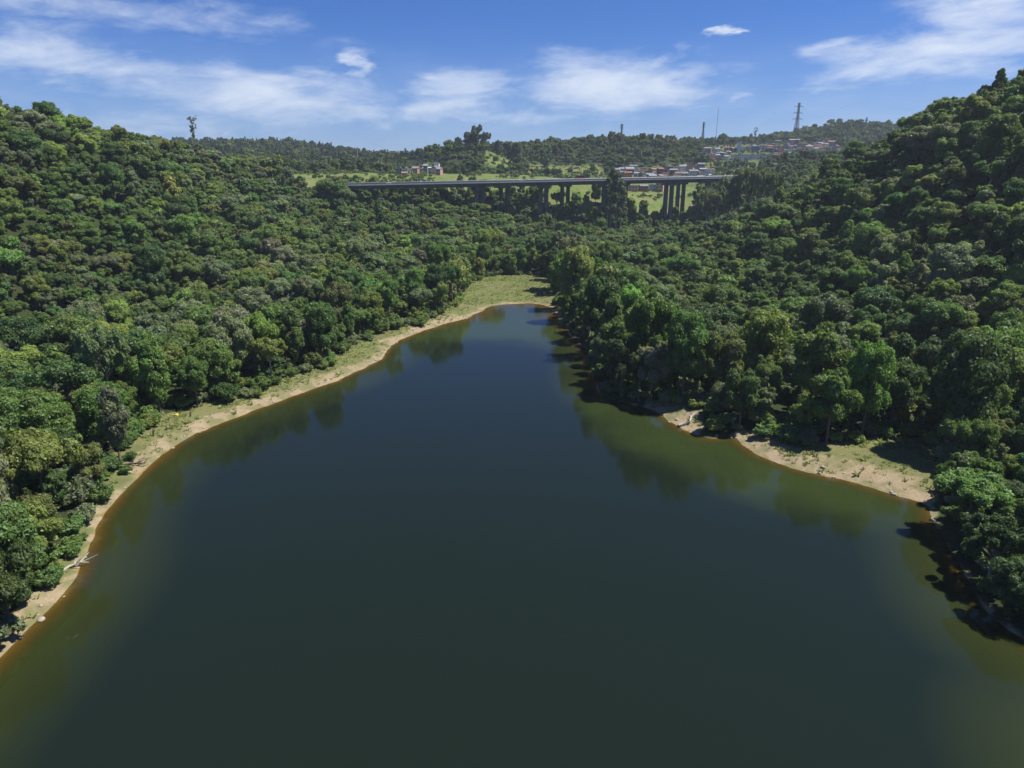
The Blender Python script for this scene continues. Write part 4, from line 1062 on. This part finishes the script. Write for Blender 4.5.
# ------------------------------------------------------------------ world, sun, camera
SUN_EL, SUN_AZ = math.radians(62), math.radians(84)      # azimuth measured from +Y towards +X
def build_world():
    w = bpy.data.worlds.new('World'); scn.world = w; w.use_nodes = True
    t = NT(w)
    out = t.n('ShaderNodeOutputWorld'); bg = t.n('ShaderNodeBackground', in_Strength=SKY_STRENGTH)
    sky = t.n('ShaderNodeTexSky', sky_type='NISHITA'); sky.sun_disc = False
    sky.sun_elevation = SUN_EL; sky.sun_rotation = SUN_AZ; sky.altitude = 800; sky.air_density = 1.0; sky.dust_density = .25; sky.ozone_density = 3.0
    tc = t.n('ShaderNodeTexCoord'); sx = t.n('ShaderNodeSeparateXYZ'); t.l(tc.outputs['Generated'], sx.inputs[0])
    az = t.math('ARCTAN2', sx.outputs[0], sx.outputs[1]); el = t.math('ARCSINE', sx.outputs[2])
    cb = t.n('ShaderNodeCombineXYZ'); t.l(t.math('MULTIPLY_ADD', el, .9, az), cb.inputs[0]); t.l(t.math('MULTIPLY', t.math('MULTIPLY_ADD', az, -.12, el), 3.4), cb.inputs[1])
    nz = t.n('ShaderNodeTexNoise', in_Scale=7.0, in_Detail=9.0, in_Roughness=.60, in_Distortion=.7); t.l(cb.outputs[0], nz.inputs['Vector'])
    n2 = t.n('ShaderNodeTexNoise', in_Scale=2.6, in_Detail=4.0, in_Distortion=.4); t.l(cb.outputs[0], n2.inputs['Vector'])
    wn = t.n('ShaderNodeTexNoise', in_Scale=9.0, in_Detail=5.0, in_Roughness=.6); t.l(cb.outputs[0], wn.inputs['Vector'])
    ws = t.n('ShaderNodeSeparateColor'); t.l(wn.outputs['Color'], ws.inputs[0])
    az = t.math('ADD', az, t.math('MULTIPLY', t.math('SUBTRACT', ws.outputs[0], .5), .16)); el = t.math('ADD', el, t.math('MULTIPLY', t.math('SUBTRACT', ws.outputs[1], .5), .055))
    def dirs(px, py):
        d = ray(px, py); d = d / np.linalg.norm(d); return math.atan2(d[0], d[1]), math.asin(d[2])
    total = None
    for (px, py, wpx, hpx, k, tilt) in CLOUDS:
        a0, e0 = dirs(px, py); sa, se = wpx / F_PX * 1.12, hpx / F_PX * 1.25
        da = t.math('SUBTRACT', az, a0); de = t.math('SUBTRACT', t.math('SUBTRACT', el, e0), t.math('MULTIPLY', da, tilt))
        q = t.math('ADD', t.math('POWER', t.math('ABSOLUTE', t.math('DIVIDE', da, sa)), 2.0), t.math('POWER', t.math('ABSOLUTE', t.math('DIVIDE', de, se)), 2.0))
        g = t.math('MULTIPLY', t.math('EXPONENT', t.math('MULTIPLY', q, -1.0)), k)
        total = g if total is None else t.math('MAXIMUM', total, g)
    fib = t.n('ShaderNodeTexNoise', in_Scale=16.0, in_Detail=8.0, in_Roughness=.62, in_Distortion=1.2); t.l(cb.outputs[0], fib.inputs['Vector'])
    tex = t.math('ADD', t.math('MULTIPLY_ADD', nz.outputs['Fac'], 1.9, t.math('MULTIPLY', n2.outputs['Fac'], .7)), t.math('MULTIPLY', fib.outputs['Fac'], .75))
    dens = t.math('ADD', t.math('MULTIPLY_ADD', total, 1.45, -2.17), tex)
    mr = t.n('ShaderNodeMapRange', interpolation_type='SMOOTHSTEP', in_1=-.05, in_2=1.55); t.l(dens, mr.inputs[0])
    fac = t.math('MULTIPLY', mr.outputs[0], t.math('MINIMUM', t.math('MULTIPLY', total, 2.6), 1.0))
    lowv = t.n('ShaderNodeMapRange', interpolation_type='SMOOTHSTEP', in_1=.17, in_2=.05); t.l(el, lowv.inputs[0])
    veil = t.math('MULTIPLY', t.math('MULTIPLY', lowv.outputs[0], t.math('MULTIPLY_ADD', nz.outputs['Fac'], 1.6, -.45, clamp=True)), .34)
    fac = t.math('MAXIMUM', fac, veil)
    hz = t.n('ShaderNodeMapRange', interpolation_type='SMOOTHSTEP', in_1=.19, in_2=-.02); t.l(el, hz.inputs[0])
    tint = t.mix(1.0, sky.outputs[0], SKY_TINT, 'MULTIPLY')
    base = t.mix(t.math('MULTIPLY', hz.outputs[0], .38), tint, HORIZON)
    t.l(t.mix(t.math('MULTIPLY', fac, .90), base, CLOUD_COL), bg.inputs['Color'])
    t.l(bg.outputs[0], out.inputs[0])
SKY_STRENGTH = .07
SKY_TINT = (.30, .575, 1.09)
HORIZON = (3.5, 5.0, 7.8)
CLOUD_COL = (8.2, 9.0, 10.2)
CLOUDS = [(70, 66, 150, 20, 1.0, -.12), (110, 10, 170, 14, .85, -.06), (15, 38, 90, 22, .75, -.05), (180, 40, 110, 9, .5, -.1), (260, 96, 125, 25, 1.05, .0), (340, 112, 170, 14, .9, .0), (355, 64, 17, 9, 1.05, .1), (305, 70, 50, 7, .75, -.1),
          (450, 97, 68, 22, 1.0, .15), (615, 88, 98, 27, 1.15, .0), (645, 64, 60, 9, .8, .3), (600, 110, 130, 11, .75, .0), (729, 31, 12, 5, 1.3, .12), (960, 45, 115, 21, 1.12, .10), (1000, 10, 90, 20, 1.05, .0), (850, 46, 45, 7, .85, .1),
          (800, 88, 70, 6, .65, .0), (742, 100, 18, 5, .7, .0), (930, 70, 50, 4, .75, .05), (140, 122, 220, 18, .72, .0), (500, 116, 210, 10, .78, .0)]
build_world()
# ------------------------------------------------------------------ the air
hzm, ht = mat_new('thin_air'); _o = ht.n('ShaderNodeOutputMaterial'); _v = ht.n('ShaderNodeVolumePrincipled'); _v.inputs['Color'].default_value = (.78, .88, 1.0, 1); _v.inputs['Density'].default_value = 1.0e-4; _v.inputs['Anisotropy'].default_value = .2
ht.l(_v.outputs[0], _o.inputs['Volume'])
tag(MB().box(-9000, 9000, -5000, 11500, -14, 235).build('haze', hzm), 'thin blue haze filling the valley air', 'haze', kind='stuff')
sun = bpy.data.lights.new('sun', 'SUN'); sun.energy = 5.0; sun.angle = math.radians(.53); sun.color = (1.0, .955, .88)
so = bpy.data.objects.new('sun', sun); COL.objects.link(so)
sd = Vector((math.cos(SUN_EL) * math.sin(SUN_AZ), math.cos(SUN_EL) * math.cos(SUN_AZ), math.sin(SUN_EL)))
so.rotation_euler = (-sd).to_track_quat('-Z', 'Y').to_euler(); so.location = (200, 60, 300)

cam = bpy.data.cameras.new('camera'); cam.sensor_width = 36; cam.lens = 36 * F_PX / 1024; cam.clip_start = .5; cam.clip_end = 30000
co = bpy.data.objects.new('camera', cam); COL.objects.link(co); co.location = (0, 0, CAM_H); co.rotation_euler = (math.radians(90) - PITCH, 0, 0)
scn.camera = co
scn.view_settings.view_transform = 'Standard'; scn.view_settings.look = 'None'; scn.view_settings.exposure = .5; scn.view_settings.gamma = 1
scn.cycles.max_bounces = 6; scn.cycles.diffuse_bounces = 4; scn.cycles.transparent_max_bounces = 8; scn.cycles.caustics_reflective = False; scn.cycles.caustics_refractive = False
scn.cycles.use_denoising = True
print('trees', len(NX), 'far', len(FX), 'bushes', len(BX), 'individual', len(chosen))
